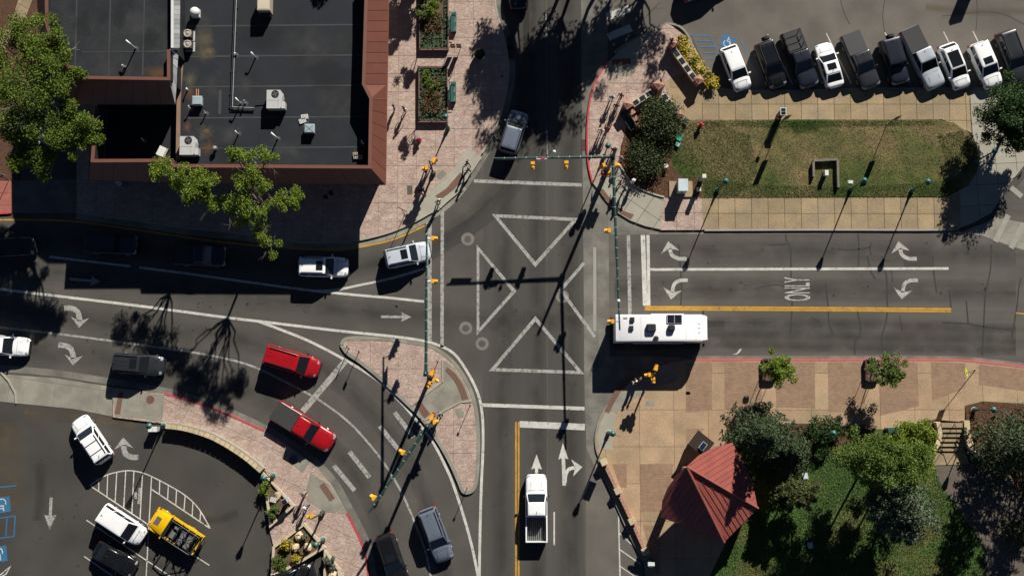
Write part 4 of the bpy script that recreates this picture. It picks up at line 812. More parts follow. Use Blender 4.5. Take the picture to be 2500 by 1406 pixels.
car('pickup', (671, 999), (812, 1085), PRD, 'red pickup with a flat black bed cover', 'pickup', GM, bed='cover', mirror=TRIM)
car('suv', (1040, 1240), (1088, 1369), PGR, 'blue grey suv with ribbed roof right of the curved lane line', 'suv', GM, ribs=6, rails=1)
car('suv', (936, 1303), (978, 1428), PBK, 'black suv cut by the bottom edge beside the red kerb', 'suv', GM, rails=1, ribs=5, sunroof=1)
car('pickup', (1310, 1322), (1309, 1157), PW, 'white pickup with an open empty bed at the stop line', 'pickup', GM, bed='open', mirror=TRIM)
car('suv', (259, 1124), (190, 1021), PW, 'white suv with black roof bars leaving the lot', 'suv', GS, bars=1, rails=1)
car('van', (247, 1247), (350, 1315), PW, 'plain white minivan parked left of the yellow tour car', 'minivan', GS)
car('sedan', (233, 1336), (329, 1391), PBK, 'black sedan parked below the white minivan', 'car', GS)
car('hatch', (650, 1434), (768, 1396), PBK, 'dark car peeking in below the stone planter at the bottom edge', 'car', GS)
# motorhome
t = thing('motorhome', 'long white motorhome with roof vents and a solar panel', 'motorhome', P(1606, 806, 0), 0); L, w, H = 8.5, 2.5, 3.15
B = [rring(-L / 2, L / 2 - .5, w / 2, .45, .12), rring(-L / 2, L / 2 - .5, w / 2, 2.95, .12), rring(-L / 2 + .05, L / 2 - .52, w / 2 - .05, 3.1, .12), rring(-L / 2 + .15, L / 2 - .6, w / 2 - .15, H, .12)]
loft(MB(), B).build('body', PW, t, smooth=True)
F = [[Vector((L / 2 - .52 + x, y * f, z)) for y, z in ((-1.22, .5), (-1.22, 2.7), (-1.1, zt), (1.1, zt), (1.22, 2.7), (1.22, .5))] for x, f, zt in ((0, 1, 3.08), (.25, .98, 3.05), (.42, .92, 2.9), (.52, .82, 2.5))]
loft(MB(), F).build('front_cap', PW, t, smooth=True)
for x in (-1.9, 2.2): MB().box((x, 0, H + .002), (.03, 2.1, .01)).build('roof_seam', GREYM, t)
MB().box((-3.3, .95, H + .03), (.35, .12, .06)).build('antenna_base', GREYM, t); pass
patch((Vector((L / 2 + .01, -.98, 1.2)), Vector((L / 2 + .01, .98, 1.2)), Vector((L / 2 - .1, .95, 2.45)), Vector((L / 2 - .1, -.95, 2.45))), off=.05).build('windshield', GLASS, t)
for x in (-2.8, -.6, 1.6):
    for s in (-1, 1): MB().box((x, s * (w / 2 + .005), 2.0), (1.1, .03, .6)).build('side_window', GLASS, t)
for s in (-1, 1): MB().box((0, s * (w / 2 + .006), 1.1), (L - .9, .02, .18)).build('stripe', mat('grey_stripe', (.2, .2, .22), .4), t)
for x, y in ((-2.7, .78), (-2.8, 0)): MB().box((x, y, H + .1), (.42, .42, .2), 0, .8).build('roof_vent', TRIM, t)
MB().lathe([(.24, 0), (.24, .15), (.2, .22), (.02, .24)], (-.55, -.95, H), 12).build('roof_vent', TRIM, t, smooth=True)
for x, y, sx, sy in ((-1.0, .02, .85, .72), (.85, .05, .62, .55)): loft(MB(), [rring(x - sx / 2, x + sx / 2, sy / 2, H, .12), rring(x - sx / 2, x + sx / 2, sy / 2, H + .3, .12), rring(x - sx / 2 + .08, x + sx / 2 - .08, sy / 2 - .08, H + .38, .1)]).build('roof_air_conditioner', TRIM, t)

sp = MB().box((1.15, .82, H + .06), (1.42, .78, .05)); sp.build('solar_panel', mat('panel_frame', (.4, .4, .4), .4), t); sc = MB()
for k in range(2):
    for j in range(3): sc.box((.82 + .66 * k, .58 + .24 * j, H + .09), (.6, .22, .015))
sc.build('solar_cells', mat('solar_cell', (.012, .014, .025), .2), t)
ld = MB()
for y in (.5, .9): ld.tube((-L / 2 - .12, y, .9), (-L / 2 - .12, y, H + .05), .025)
for k in range(7): ld.tube((-L / 2 - .12, .5, 1.0 + .32 * k), (-L / 2 - .12, .9, 1.0 + .32 * k), .02)
ld.build('ladder', CHROME, t); MB().box((-L / 2 - .12, 0, .55), (.3, 2.3, .2)).build('rear_bumper', TRIM, t)
MB().tube((-2.6, -w / 2 - .08, 2.9), (2.0, -w / 2 - .08, 2.9), .09, .09, 8).build('awning', GREYM, t); MB().box((.6, w / 2 + .04, 2.0), (3.0, .1, 1.3)).build('slide_out', PW, t)
for x in (-2.4, 2.9):
    for s in (-1, 1): wheel(t, x, s * 1.12, .45, .28)
for s in (-1, 1): MB().box((L / 2 - .3, s * 1.5, 2.0), (.12, .3, .4)).build('mirror', TRIM, t)
for k in (-.4, 0, .4): MB().box((L / 2 - .85, k, H + .02), (.1, .05, .05)).build('marker_light', TRIM, t)
MB().box((L / 2 - 1.15, 0, H + .004), (.025, 2.3, .008)).build('roof_joint', GREYM, t)
# yellow open-top tour car
a, b_ = P(484, 1332, .9), P(376, 1262, .9); c = (a + b_) / 2; L = (b_ - a).length + .1; rz = math.atan2(b_.y - a.y, b_.x - a.x)
t = thing('tour_car', 'open-top yellow tour car with roll cage and rows of seats', 'tour car', (c.x, c.y, 0), rz, GS); hw = 1.02; xf = L / 2; xc = L / 2 - 1.55
bo = MB()
bo.box(((xc - L / 2) / 2, -(hw - .06), .92), (xc + L / 2, .14, .62)); bo.build('side_panel', PYL, t); MB().box(((xc - L / 2) / 2, hw - .06, .82), (xc + L / 2, .1, .42)).build('side_panel', TRIM, t); MB().box((-L / 2 + .06, 0, .92), (.12, hw * 2 - .24, .62)).build('tailgate', PYL, t)
MB().box(((xc - L / 2) / 2, 0, .6), (xc + L / 2 - .2, hw * 2 - .26, .1)).build('floor', mat('floor_mat', (.04, .04, .045), .8), t)
for k in range(2): MB().box((xc - .5 - .75 * k, hw - .08, 1.06), (.55, .1, .05)).build('arm_ledge', PYL, t)
loft(MB(), [[Vector((x, y * f, z)) for y, z in ((-.95, .5), (-.95, zt - .14), (-.6, zt), (.6, zt), (.95, zt - .14), (.95, .5))] for x, f, zt in ((xc, 1.05, 1.3), (xc + .8, .96, 1.27), (xf - .2, .86, 1.2), (xf - .02, .84, 1.0))]).build('bonnet', PYL, t, smooth=True)
MB().box((xf - .58, 0, 1.262), (.5, .75, .03), 0, 1, R(4)).build('bonnet_vent', mat('vent_grey', (.1, .1, .1), .6), t); MB().box((xf + .02, 0, .7), (.14, 2.0, .22)).build('bumper', PYL, t)
for s in (-1, 1): MB().box((xf - .75, s * .98, .98), (.95, .26, .1)).build('mudguard', PYL, t); MB().box((-1.15, s * 1.03, .98), (.95, .2, .1)).build('mudguard', PYL if s < 0 else TRIM, t)
MB().box((xc - .12, 0, 1.15), (.3, 1.8, .35)).build('dashboard', TRIM, t)
wf = MB().path([(xc, -.92, 1.25), (xc - .25, -.85, 1.95), (xc - .25, .85, 1.95), (xc, .92, 1.25)], .045); wf.build('windscreen_frame', TRIM, t)
SEAT = mat('seat_vinyl', (.13, .13, .135), .6, .1, 4)
for k, (x, ys) in enumerate(((xc - .85, (-.45, .45)), (xc - 1.65, (-.6, 0, .6)), (xc - 2.4, (-.6, 0, .6)))):
    for y in ys:
        o = thing('seat', None, None, (x, y, .65)); o.parent = t; sw_ = .52 if len(ys) == 3 else .58
        MB().box((0, 0, .2), (.5, sw_, .16)).build('cushion', SEAT, o); MB().box((-.3, 0, .5), (.14, sw_, .62), 0, .92).build('backrest', SEAT, o); MB().box((-.33, 0, .88), (.1, .26, .16)).build('headrest', TRIM, o)
cg = MB(); zt = 2.1; xs = (xc - .25, xc - 1.25, -L / 2 + .15)
for s in (-1, 1):
    cg.path([(xs[0], s * .86, zt - .12), (xs[1], s * .88, zt), (xs[2], s * .88, zt - .05), (xs[2] - .05, s * .95, 1.0)], .055); cg.tube((xs[1], s * .88, zt), (xs[1], s * .95, 1.0), .05); cg.tube((xs[1], s * .88, zt), (xs[2], -s * .88, zt - .05), .045)
for x in xs: cg.tube((x, -.88, zt - .06), (x, .88, zt - .06), .055)
cg.build('roll_cage', TRIM, t)
MB().path([(-L / 2, -.95, 1.15), (-L / 2 - .35, -.5, .95), (-L / 2 - .1, .2, .95)], .03).build('rear_step', TRIM, t)
for x in (L / 2 - .75, -1.15):
    for s in (-1, 1): wheel(t, x, s * .92, .42, .28)
for s in (-1, 1): MB().tube((xf - .02, s * .62, .95), (xf + .03, s * .62, .95), .1, .1, 10).build('headlight', LAMPW, t); MB().box((xc - .05, s * 1.12, 1.35), (.08, .22, .18)).build('mirror', PYL, t); MB().box((xc - 1.0, s * 1.06, .6), (1.0, .1, .06)).build('side_step', TRIM, t)
# ---------------------------------------------------------------- vegetation
def leafmat(name, c1, c2, tr=.25, rough=.6):
    m = mat(name, c1, rough, .2, .5, 0); nt = m.node_tree; N = nt.nodes; L = nt.links; b = N['Principled BSDF']
    g = [n for n in N if n.type == 'NEW_GEOMETRY'][0]; c = [n for n in N if n.type == 'MIX'][0]
    c.inputs[7].default_value = (*c2, 1); L.new(g.outputs['Random Per Island'], c.inputs[0])
    b.inputs['Specular IOR Level'].default_value = .25
    s = [n for n in N if n.type == 'VECT_MATH'][0]; t = N.new('ShaderNodeBsdfTranslucent'); L.new(s.outputs[0], t.inputs[0])
    x = N.new('ShaderNodeMixShader'); x.inputs[0].default_value = tr; L.new(b.outputs[0], x.inputs[1]); L.new(t.outputs[0], x.inputs[2]); L.new(x.outputs[0], N['Material Output'].inputs[0])
    return m
LF_ASH = leafmat('ash_leaf', (.06, .105, .009), (.15, .2, .022), .22); LF_DK = leafmat('dark_leaf', (.02, .05, .012), (.05, .1, .02)); LF_BR = leafmat('bright_leaf', (.085, .15, .01), (.2, .25, .025), .22)
LF_SPR = leafmat('spruce_needle', (.02, .042, .014), (.072, .1, .042), .1); LF_JUN = leafmat('juniper_needle', (.025, .04, .012), (.07, .085, .03), .1); LF_BLUE = leafmat('blue_needle', (.045, .07, .038), (.12, .15, .085), .1)
LF_WIL = leafmat('willow_leaf', (.055, .105, .012), (.14, .185, .035)); LF_YEL = leafmat('yellow_flower', (.35, .25, .01), (.5, .38, .03)); LF_OLV = leafmat('olive_leaf', (.05, .07, .02), (.11, .12, .04)); LF_RED = leafmat('red_flower', (.16, .03, .03), (.12, .1, .03)); LF_GREY = leafmat('grey_leaf', (.1, .12, .08), (.18, .2, .14))
BARK = mat('bark', (.14, .11, .085), .95, .2, 3, .25, 12, .5, 12); BARKP = mat('pale_bark', (.3, .28, .25), .9, .2, 3, .25, 12)
def leaf(b, p, s, rg, up=.5, asp=.6):
    n = Vector((rg.gauss(0, 1), rg.gauss(0, 1), rg.gauss(0, 1) + up * 2)).normalized(); a = n.orthogonal().normalized(); a = Matrix.Rotation(rg.uniform(0, 6.28), 3, n) @ a; c = n.cross(a) * asp * s; a = a * s
    k = len(b.v); b.v += [tuple(p - a), tuple(p + c), tuple(p + a), tuple(p - c)]; b.f.append([k, k + 1, k + 2, k + 3]); b.m.append(b.i)
def clump(b, c, r, n, s, rg, sq=.75, up=.5, asp=.6):
    for _ in range(n):
        d = Vector((rg.gauss(0, 1), rg.gauss(0, 1), rg.gauss(0, 1))).normalized() * (r * rg.random() ** .45); d.z *= sq
        leaf(b, c + d, s * rg.uniform(.7, 1.3), rg, up, asp)
def limb(b, p, q, r0, r1, rg, n=4, wob=.12, sides=6):
    pts = [p.lerp(q, k / n) + (Vector((rg.uniform(-1, 1), rg.uniform(-1, 1), rg.uniform(-.5, .5))) * wob * (q - p).length * (1 if 0 < k < n else 0)) * .5 for k in range(n + 1)]
    b.path(pts, [r0 + (r1 - r0) * k / n for k in range(n + 1)], sides)
    return pts
def tree(name, label, base, clumps, lm, nleaf=160, ls=.13, bark=BARK, r0=.2, fork=.45, twigs=0, group=None, cat='tree', seed=1, sq=.75, sub=3, up=.5):
    """clumps: (world centre, radius); every clump is a bough of sub-clumps"""
    rg = random.Random(seed); t = thing(name, label, cat, (base.x, base.y, base.z), 0, group); org = Vector(t.location)
    tr = MB(); cr = MB(); top = max(c.z for c, r in clumps); cx = sum((c for c, r in clumps), Vector()) / len(clumps)
    f = Vector((base.x * .6 + cx.x * .4, base.y * .6 + cx.y * .4, base.z + (top - base.z) * fork)); limb(tr, base, f, r0, r0 * .75, rg, 4, .06, 8)
    for c, r in clumps:
        pts = limb(tr, f, c, r0 * .5, .03, rg, 5, .14, 5)
        for k in range(sub):
            d = Vector((rg.gauss(0, .55), rg.gauss(0, .55), rg.gauss(0, .35))) * r; cc = c + d; tr.tube(pts[-2], cc, .025, .008, 4)
            clump(cr, cc, r * rg.uniform(.5, .85), nleaf // sub, ls, rg, sq, up)
        for k in range(twigs):
            q = c + Vector((rg.gauss(0, 1), rg.gauss(0, 1), rg.gauss(0, .5))) * r * .9; tr.tube(c, q, .02, .008, 3)
            for _ in range(5): tr.tube(c.lerp(q, rg.uniform(.4, 1)), q + Vector((rg.gauss(0, 1), rg.gauss(0, 1), rg.gauss(0, .5))) * r * .35, .012, .004, 3)
    iv = Matrix.Translation(-org)
    me = tr.mesh('trunk', bark, False, False); me.transform(iv); obj('trunk', me, t); me = cr.mesh('crown', lm, False, False); me.transform(iv); obj('crown', me, t)
    return t
def pxc(lst): return [(P(u, v, z), r) for u, v, z, r in lst]
def ell(u, v, z, rx, ry, rz, n, r, seed, z0=0):
    rg = random.Random(seed); c = P(u, v, z); out = []
    while len(out) < n:
        d = Vector((rg.uniform(-1, 1), rg.uniform(-1, 1), rg.uniform(-1, 1)))
        if .2 < d.length < 1: out.append((c + Vector((d.x * rx, d.y * ry, d.z * rz)), r * rg.uniform(.75, 1.25)))
    return out
def conifer(name, label, u, v, h, rad, lm, seed, group=None, n=60, ls=.14, dens=26, z0=.17, droop=.25):
    rg = random.Random(seed); base = P(u, v, z0); t = thing(name, label, 'tree', base, 0, group); tr = MB(); cr = MB()
    tr.tube((0, 0, 0), (0, 0, h), .2, .02, 7)
    for k in range(n):
        f = (k + .5) / n; z = h * (.08 + .9 * f); L = rad * (1 - f) ** .8 * rg.uniform(.75, 1.15) + .15; a = k * 2.4 + rg.uniform(-.3, .3); d = Vector((math.cos(a), math.sin(a), 0)); tip = d * L + Vector((0, 0, z - droop * L + .1))
        p0 = Vector((0, 0, z)); tr.tube(p0, tip, .035, .01, 4)
        for j in range(int(dens * (.5 + L / rad))):
            s = rg.uniform(.15, 1.05) ** .8; p = p0.lerp(tip, s); w = .32 * L * (1.15 - s) + .1; side = Vector((-d.y, d.x, 0)) * rg.gauss(0, .6) * w
            leaf(cr, p + side + Vector((0, 0, rg.uniform(-.12, .1) - abs(side.length) * .15)), ls * rg.uniform(.7, 1.3), rg, .5, .42)
    tr.build('trunk', BARK, t, fix=False); cr.build('crown', lm, t, fix=False); return t
def shrub(name, label, u, v, rad, hgt, lm, seed, n=500, ls=.09, group=None, z0=.17, flowers=None, fn=0, cat='shrub', ex=1.0):
    rg = random.Random(seed); base = P(u, v, z0); t = thing(name, label, cat, base, 0, group); cr = MB(); st = MB(); nb = max(4, int(n / 90))
    for k in range(nb):
        a, q = rg.uniform(0, 6.28), rad * .75 * rg.random() ** .5; c = Vector((q * math.cos(a) * ex, q * math.sin(a), hgt * rg.uniform(.45, .8) * (1 - .4 * q / rad))); st.tube((0, 0, 0), c, .03, .01, 4); clump(cr, c, rad * rg.uniform(.3, .48), n // nb, ls, rg, .8 * hgt / max(rad, .1) if hgt < rad else .9)
    st.build('stem', BARK, t, fix=False); cr.build('foliage', lm, t, fix=False)
    if flowers:
        fl = MB()
        for _ in range(fn): a, q = rg.uniform(0, 6.28), rad * rg.random() ** .5; leaf(fl, Vector((q * math.cos(a) * ex, q * math.sin(a), hgt * rg.uniform(.75, 1.05) * (1.05 - .4 * q / rad))), ls * 1.1, rg, 1.5, .9)
        fl.build('flowers', flowers, t, fix=False)
    return t
tree('ash_tree', 'large spreading leafy tree left of the brown building', P(112, 345, 0), pxc([(55, 105, 11.6, 1.5), (110, 95, 12.1, 1.3), (150, 130, 11.6, 1.1), (25, 180, 11.1, 1.5), (80, 170, 12.1, 1.6), (60, 240, 11.6, 1.6), (115, 235, 11.6, 1.4), (20, 270, 11.1, 1.4), (90, 300, 10.6, 1.4), (130, 330, 10.6, 1.3), (60, 340, 10.1, 1.3), (115, 385, 9.6, 1.2), (170, 300, 10.6, 1.2), (215, 310, 10.6, 1.1), (185, 270, 11.1, 1), (180, 180, 11.1, 0.9), (10, 110, 10.6, 1.3), (230, 345, 10.1, 0.7), (75, 370, 9.6, 1), (20, 320, 9.6, 1.2), (45, 65, 11.1, 1.1), (90, 60, 11.6, 1.1), (140, 95, 11.6, 1.1), (0, 230, 10.6, 1.3), (145, 205, 11.6, 1.1), (35, 390, 9.1, 1), (150, 280, 11.1, 1.1), (0, 150, 10.6, 1.3), (100, 140, 12.1, 1.4), (40, 300, 10.6, 1.3), (150, 350, 10.1, 1), (200, 330, 10.1, 0.9), (90, 415, 9.1, 0.9)]), LF_ASH, 1500, .085, BARKP, .32, .5, 1, seed=4, sub=5)
tree('ash_tree', 'dense green tree below the left part of the building fascia', P(508, 498, .15), pxc([(395, 415, 8.8, 0.9), (430, 425, 9.1, 0.9), (455, 450, 9.4, 1.1), (485, 440, 9.2, 0.9), (500, 480, 9, 0.9), (520, 500, 8.8, 0.7), (470, 480, 8.8, 0.8), (425, 450, 8.3, 0.7)]), LF_BR, 1200, .08, BARK, .16, .6, 1, seed=9, sub=5)
tree('ash_tree', 'sparse tree with bare grey twigs in front of the building', P(655, 524, .15), pxc([(585, 385, 11.6, 0.7), (645, 385, 11.6, 0.8), (575, 375, 11.2, 0.6), (600, 425, 11.6, 0.8), (640, 455, 11.2, 0.9), (560, 520, 10.2, 0.9), (600, 490, 10.6, 1), (590, 530, 10.1, 0.7), (650, 520, 10.6, 0.8), (700, 470, 10.6, 0.9), (725, 490, 10.4, 0.7), (640, 570, 10, 0.8), (655, 600, 9.8, 0.7), (615, 440, 11.1, 0.7), (680, 500, 10.6, 0.6)]), LF_BR, 1000, .075, BARK, .15, .55, 3, seed=12, sub=5)
tree('maple_tree', 'dense round dark green tree at the right edge', P(2446, 338, .15), ell(2478, 282, 4.6, 2.3, 2.4, 1.8, 40, .95, 5), LF_DK, 800, .1, BARK, .16, .5, seed=6, sub=4)
for k, (u, v, h_, s, lb) in enumerate(((1903, 902, 3.6, 8, 'small leafy street tree, left of the two in plaza planters'), (2160, 908, 3.6, 21, 'small leafy street tree, right of the two in plaza planters'))):
    tree('street_tree', lb, P(u - 30, v - 4, .4), ell(u, v, h_, 1.35, 1.15, .9, 16, .6, s), LF_BR if k == 0 else LF_WIL, 330, .085, BARK, .06, .5, 1, 'small trees in the plaza planters', seed=s, sub=3)
# trees of the street beyond the top edge, whose shade falls into view
for k, (u, v, h_, r_, lb) in enumerate(((1348, -150, 8.5, 2.1, 'street tree nearest the kerb beyond the top edge'), (1440, -120, 9, 3.0, 'big street tree above the shaded street'), (1470, -200, 11, 3.4, 'tall street tree farther up the street'), (1560, -165, 8, 1.7, 'street tree above the zebra bars'), (1385, -60, 7.5, 2.6, 'broad street tree just beyond the top edge'), (1480, -75, 8.5, 2.2, 'street tree shading the red kerb'), (1650, -200, 8, 2.4, 'street tree above the car park corner'), (1322, -110, 6.5, 1.2, 'smaller street tree beside the left kerb'), (905, -215, 10, 1.9, 'tree behind the building roof'), (1040, -105, 4.5, 1.5, 'planter tree beyond the top edge'))):
    tree('street_tree', lb, P(u, v, .15), [(P(u, v, 0) + Vector((d[0].x, d[0].y, d[0].z)), d[1]) for d in [(c - P(0, 0, 0), r) for c, r in [(P(0, 0, 0) + Vector((x, y, z)), r) for x, y, z, r in [(random.Random(k * 50 + j).gauss(0, .5) * r_, random.Random(k * 70 + j + 9).gauss(0, .5) * r_, h_ + random.Random(k * 90 + j + 5).gauss(0, .35) * r_, r_ * .52) for j in range(20)]]]], LF_ASH, 480, .12, BARK, .2, .5, 1, 'trees beyond the top edge of the view', seed=30 + k, sub=3)
# park planting
conifer('spruce_tree', 'largest grey green spruce, beside the red roof', 1838, 1062, 9, 3.1, LF_SPR, 3, n=160, dens=60)
conifer('spruce_tree', 'smaller spruce at the right of the largest one', 1915, 1098, 5.2, 2.6, LF_SPR, 5, n=120, dens=55)
conifer('spruce_tree', 'grey green spruce at the right edge by the mulch bed', 2432, 1090, 10.5, 3.4, LF_SPR, 7, n=170, dens=55)
conifer('spruce_tree', 'tall spruce beyond the right edge of the park', 2545, 1085, 13, 4.0, LF_SPR, 8, n=150, dens=45)
conifer('spruce_tree', 'spruce standing in the deep shade at the lower right', 2474, 1300, 4, 1.6, LF_JUN, 17, n=50, dens=26)
tree('willow_tree', 'feathery light green tree left of the pair in the park', P(2110, 1128, .17), ell(2125, 1120, 8, 2.1, 1.6, 3.4, 26, .95, 31), LF_WIL, 750, .09, BARK, .12, .4, 0, seed=41, sub=4, sq=1)
tree('willow_tree', 'feathery light green tree right of the pair in the park', P(2176, 1135, .17), ell(2195, 1128, 7.6, 1.9, 1.5, 3.2, 24, .95, 33), LF_WIL, 750, .09, BARK, .12, .4, 0, seed=43, sub=4, sq=1)
tree('lilac_tree', 'bright green bushy tree beside the stone steps', P(2222, 1090, .17), ell(2232, 1086, 2.8, 2.3, 1.8, 1.4, 24, .8, 35), LF_BR, 750, .09, BARK, .1, .3, 0, seed=45, sub=4)
tree('blue_tree', 'silvery blue round tree on the park lawn', P(2165, 1250, .17), ell(2185, 1248, 4.6, 2.9, 1.9, 2.0, 28, .95, 37), LF_BLUE, 650, .1, BARK, .14, .35, 0, seed=47, sub=4)
tree('crab_apple_tree', 'small olive tree in a ring of mulch on the lawn', P(1915, 1205, .17), ell(1938, 1210, 3.4, 1.9, 1.4, 1.1, 18, .65, 39), LF_OLV, 550, .1, BARK, .1, .4, 0, seed=49, sub=4)
MB().lathe([(.95, 0), (.95, .04), (.2, .09)], P(1905, 1190, .17), 20).build('mulch_patch', MULCH, park)
shrub('shrub', 'dark green clipped shrub right of the spruces', 2008, 1050, 1.5, 1.5, LF_DK, 51, 2600, .09, ex=1.3); shrub('shrub', 'green shrub under the park lamp', 2005, 1105, 1.0, 1.0, LF_DK, 52, 1000, .09); shrub('shrub', 'low green shrub beside the bright bushy tree', 2280, 1062, .7, .8, LF_DK, 53, 500, .09); shrub('shrub', 'small spiky plant in the mulch right of the steps', 2382, 1055, .55, .7, LF_WIL, 54, 300, .1); shrub('shrub', 'low shrub behind the green bin', 2120, 1082, .8, .8, LF_OLV, 55, 600, .08)
shrub('juniper_bush', 'large dark juniper behind the plaque walls', 1612, 296, 2.5, 2.4, LF_JUN, 56, 8000, .085, z0=.19); shrub('juniper_bush', 'low dark juniper spreading down the mulch bed', 1580, 385, 2.3, 1.6, LF_JUN, 57, 7000, .085, z0=.19, ex=.85); shrub('juniper_bush', 'greyish shrub beside the pink end pillar', 1662, 297, .7, .9, LF_GREY, 58, 500, .07, z0=.19)
for k, (u, v) in enumerate(((1664, 108), (1676, 128), (1688, 146), (1700, 162), (1712, 178), (1726, 194), (1738, 205))):
    shrub('flower_bush', ('topmost', 'second', 'third', 'fourth', 'fifth', 'sixth', 'lowest')[k] + ' yellow flowering bush along the plaque wall', u, v, .75, .8, LF_WIL, 60 + k, 420, .08, 'yellow flowering bushes along the wall', .17, LF_YEL, 110)
for u, v, r_, lb, lm, fl in ((648, 1190, .75, 'yellow green grassy bush at the top of the small planter', LF_BR, None), (664, 1245, .8, 'yellow green grassy bush at the foot of the small planter', LF_WIL, None), (684, 1372, .95, 'big grassy bush in the lower planter', LF_WIL, None), (702, 1326, .6, 'grey violet bush in the lower planter', LF_GREY, LF_YEL), (746, 1312, .4, 'small grey green bush beside the top boulder', LF_GREY, None), (725, 1360, .4, 'small yellow bush below the boulders', LF_WIL, LF_YEL), (806, 1372, .75, 'grey green bush in the narrow planter', LF_GREY, None)):
    shrub('planter_bush', lb, u, v, r_, .8, lm, int(u), 650 if r_ > .5 else 250, .08, 'bushes in the stone planters', .3, fl, 90)
# grass blades and bark chips
def scatter(parent, poly, n, z, s, m, name, seed, hgt):
    rg = random.Random(seed); b = MB(); x0, x1 = min(p.x for p in poly), max(p.x for p in poly); y0, y1 = min(p.y for p in poly), max(p.y for p in poly)
    def inside(x, y):
        c = False
        for k in range(len(poly)):
            p, q = poly[k], poly[k - 1]
            if (p.y > y) != (q.y > y) and x < (q.x - p.x) * (y - p.y) / (q.y - p.y) + p.x: c = not c
        return c
    k = 0
    while k < n:
        x, y = rg.uniform(x0, x1), rg.uniform(y0, y1)
        if not inside(x, y): continue
        a = rg.uniform(0, 6.28); w = s * rg.uniform(.5, 1.2); h = hgt * rg.uniform(.5, 1.4); dx, dy = math.cos(a) * w, math.sin(a) * w; j = len(b.v)
        b.v += [(x - dy * .3, y + dx * .3, z), (x + dy * .3, y - dx * .3, z), (x + dx, y + dy, z + h)]; b.f.append([j, j + 1, j + 2]); b.m.append(0); k += 1
    o = b.build(name, m, parent, fix=False); o['kind'] = 'stuff'; return o
LAWNB = mat('grass_blade', (.07, .1, .014), .9, .3, .8, .3, 8, col2=(.225, .17, .075), mixs=.17, lo=.36, hi=.58); PARKB = mat('park_grass_blade', (.05, .1, .013), .9, .35, .9, .35, 8, col2=(.085, .085, .02), mixs=.25, lo=.48, hi=.68)
scatter(lawn, G(LAWN_E, .2), 45000, .2, .085, LAWNB, 'grass', 1, .07)
scatter(park, G([(1735, 1420), (1775, 1320), (1800, 1200), (1880, 1120), (2040, 1110), (2280, 1130), (2300, 1190), (2400, 1330), (2420, 1420)], .17), 30000, .17, .13, PARKB, 'grass', 2, .12)
GREENB = mat('green_grass_blade', (.035, .075, .008), .9, .35, 1.0, .35, 8)
for k_, (q_, n_) in enumerate((([(1640, 345), (1660, 302), (1740, 296), (1830, 330), (1850, 420), (1800, 478), (1716, 480), (1714, 441), (1660, 428), (1638, 390)], 9000), ([(1720, 440), (1900, 452), (2100, 456), (2330, 440), (2300, 478), (2000, 480), (1720, 481)], 7000), ([(1720, 295), (2290, 294), (2280, 306), (1900, 312), (1740, 308)], 3500), ([(2290, 330), (2350, 320), (2388, 370), (2360, 420), (2310, 400)], 2500), ([(1930, 298), (1990, 297), (2000, 320), (1940, 325)], 900))):
    scatter(lawn, G(q_, .2), n_, .2, .09, GREENB, 'grass', 20 + k_, .09)
CHIP = mat('bark_chip', (.17, .08, .035), .9, .4, 3, .3, 15, col2=(.07, .035, .02), mixs=5)
scatter(mulch, G(MULCH_E, .19), 7000, .19, .12, CHIP, 'bark_chips', 3, .05)
scatter(park, G([(2356, 992), (2400, 981), (2470, 985), (2540, 995), (2540, 1250), (2440, 1140), (2400, 1130), (2370, 1060)], .185), 5000, .186, .12, CHIP, 'bark_chips', 4, .05)
# ---------------------------------------------------------------- street furniture and small structures
TEAL = mat('teal_green_paint', (.02, .1, .085), .45, .05, 3); DKG = mat('dark_green_paint', (.012, .045, .038), .45, .05, 3); SIGY = mat('signal_yellow', (.72, .33, .01), .5, .05, 3); DKB = mat('dark_bronze', (.035, .025, .02), .5)
STONE = mat('pale_sandstone', (.48, .38, .24), .9, .15, 1.5, .12, 8, .3, 8, rand=.12); ROSE = mat('rose_stone', (.36, .19, .14), .9, .12, 1.5, .12, 9, .3, 8, rand=.05); SLATE = mat('plaque_slate', (.02, .02, .024), .3, .3, 4, .5, 14, rand=.25); WOOD = mat('planter_timber', (.06, .028, .02), .85, .15, 4)
def local(t): return Matrix.Translation(-Vector(t.location))
def lp(t, name, b, m, smooth=False):
    """a part given in world coordinates, kept under thing t"""
    me = b.mesh(name, m, smooth); me.transform(local(t)); return obj(name, me, t)
def lamp(u, v, label, h=4.9, z0=.15, banner=None):
    t = thing('street_lamp', label, 'street lamp', P(u, v, z0), 0, 'teal street lamps')
    MB().lathe([(.3, -.02), (.3, .03), (.22, .06)], (0, 0, 0), 14).build('footing', CONCW, t)
    MB().lathe([(.2, .06), (.2, .4), (.13, .5), (.1, .9), (.07, 1.0)], (0, 0, 0), 10).build('base', TEAL, t, smooth=True)
    MB().lathe([(.07, .95), (.05, h - .75)], (0, 0, 0), 8).build('post', DKG, t)
    MB().lathe([(.06, h - .75), (.14, h - .7), (.16, h - .62)], (0, 0, 0), 10).build('collar', TEAL, t); MB().lathe([(.14, h - .62), (.24, h - .35), (.25, h - .2)], (0, 0, 0), 10).build('globe', mat('frosted_globe', (.5, .5, .46), .3), t, smooth=True)
    MB().lathe([(.28, h - .2), (.28, h - .16), (.18, h - .06), (.05, h), (.02, h + .12)], (0, 0, 0), 10).build('cap', TEAL, t, smooth=True)
    if banner is not None:
        MB().box((.42 * math.cos(banner), .42 * math.sin(banner), h - 1.6), (.7, .03, 1.1), banner).build('banner', mat('banner_cloth', (.06, .07, .08), .8), t)
    return t
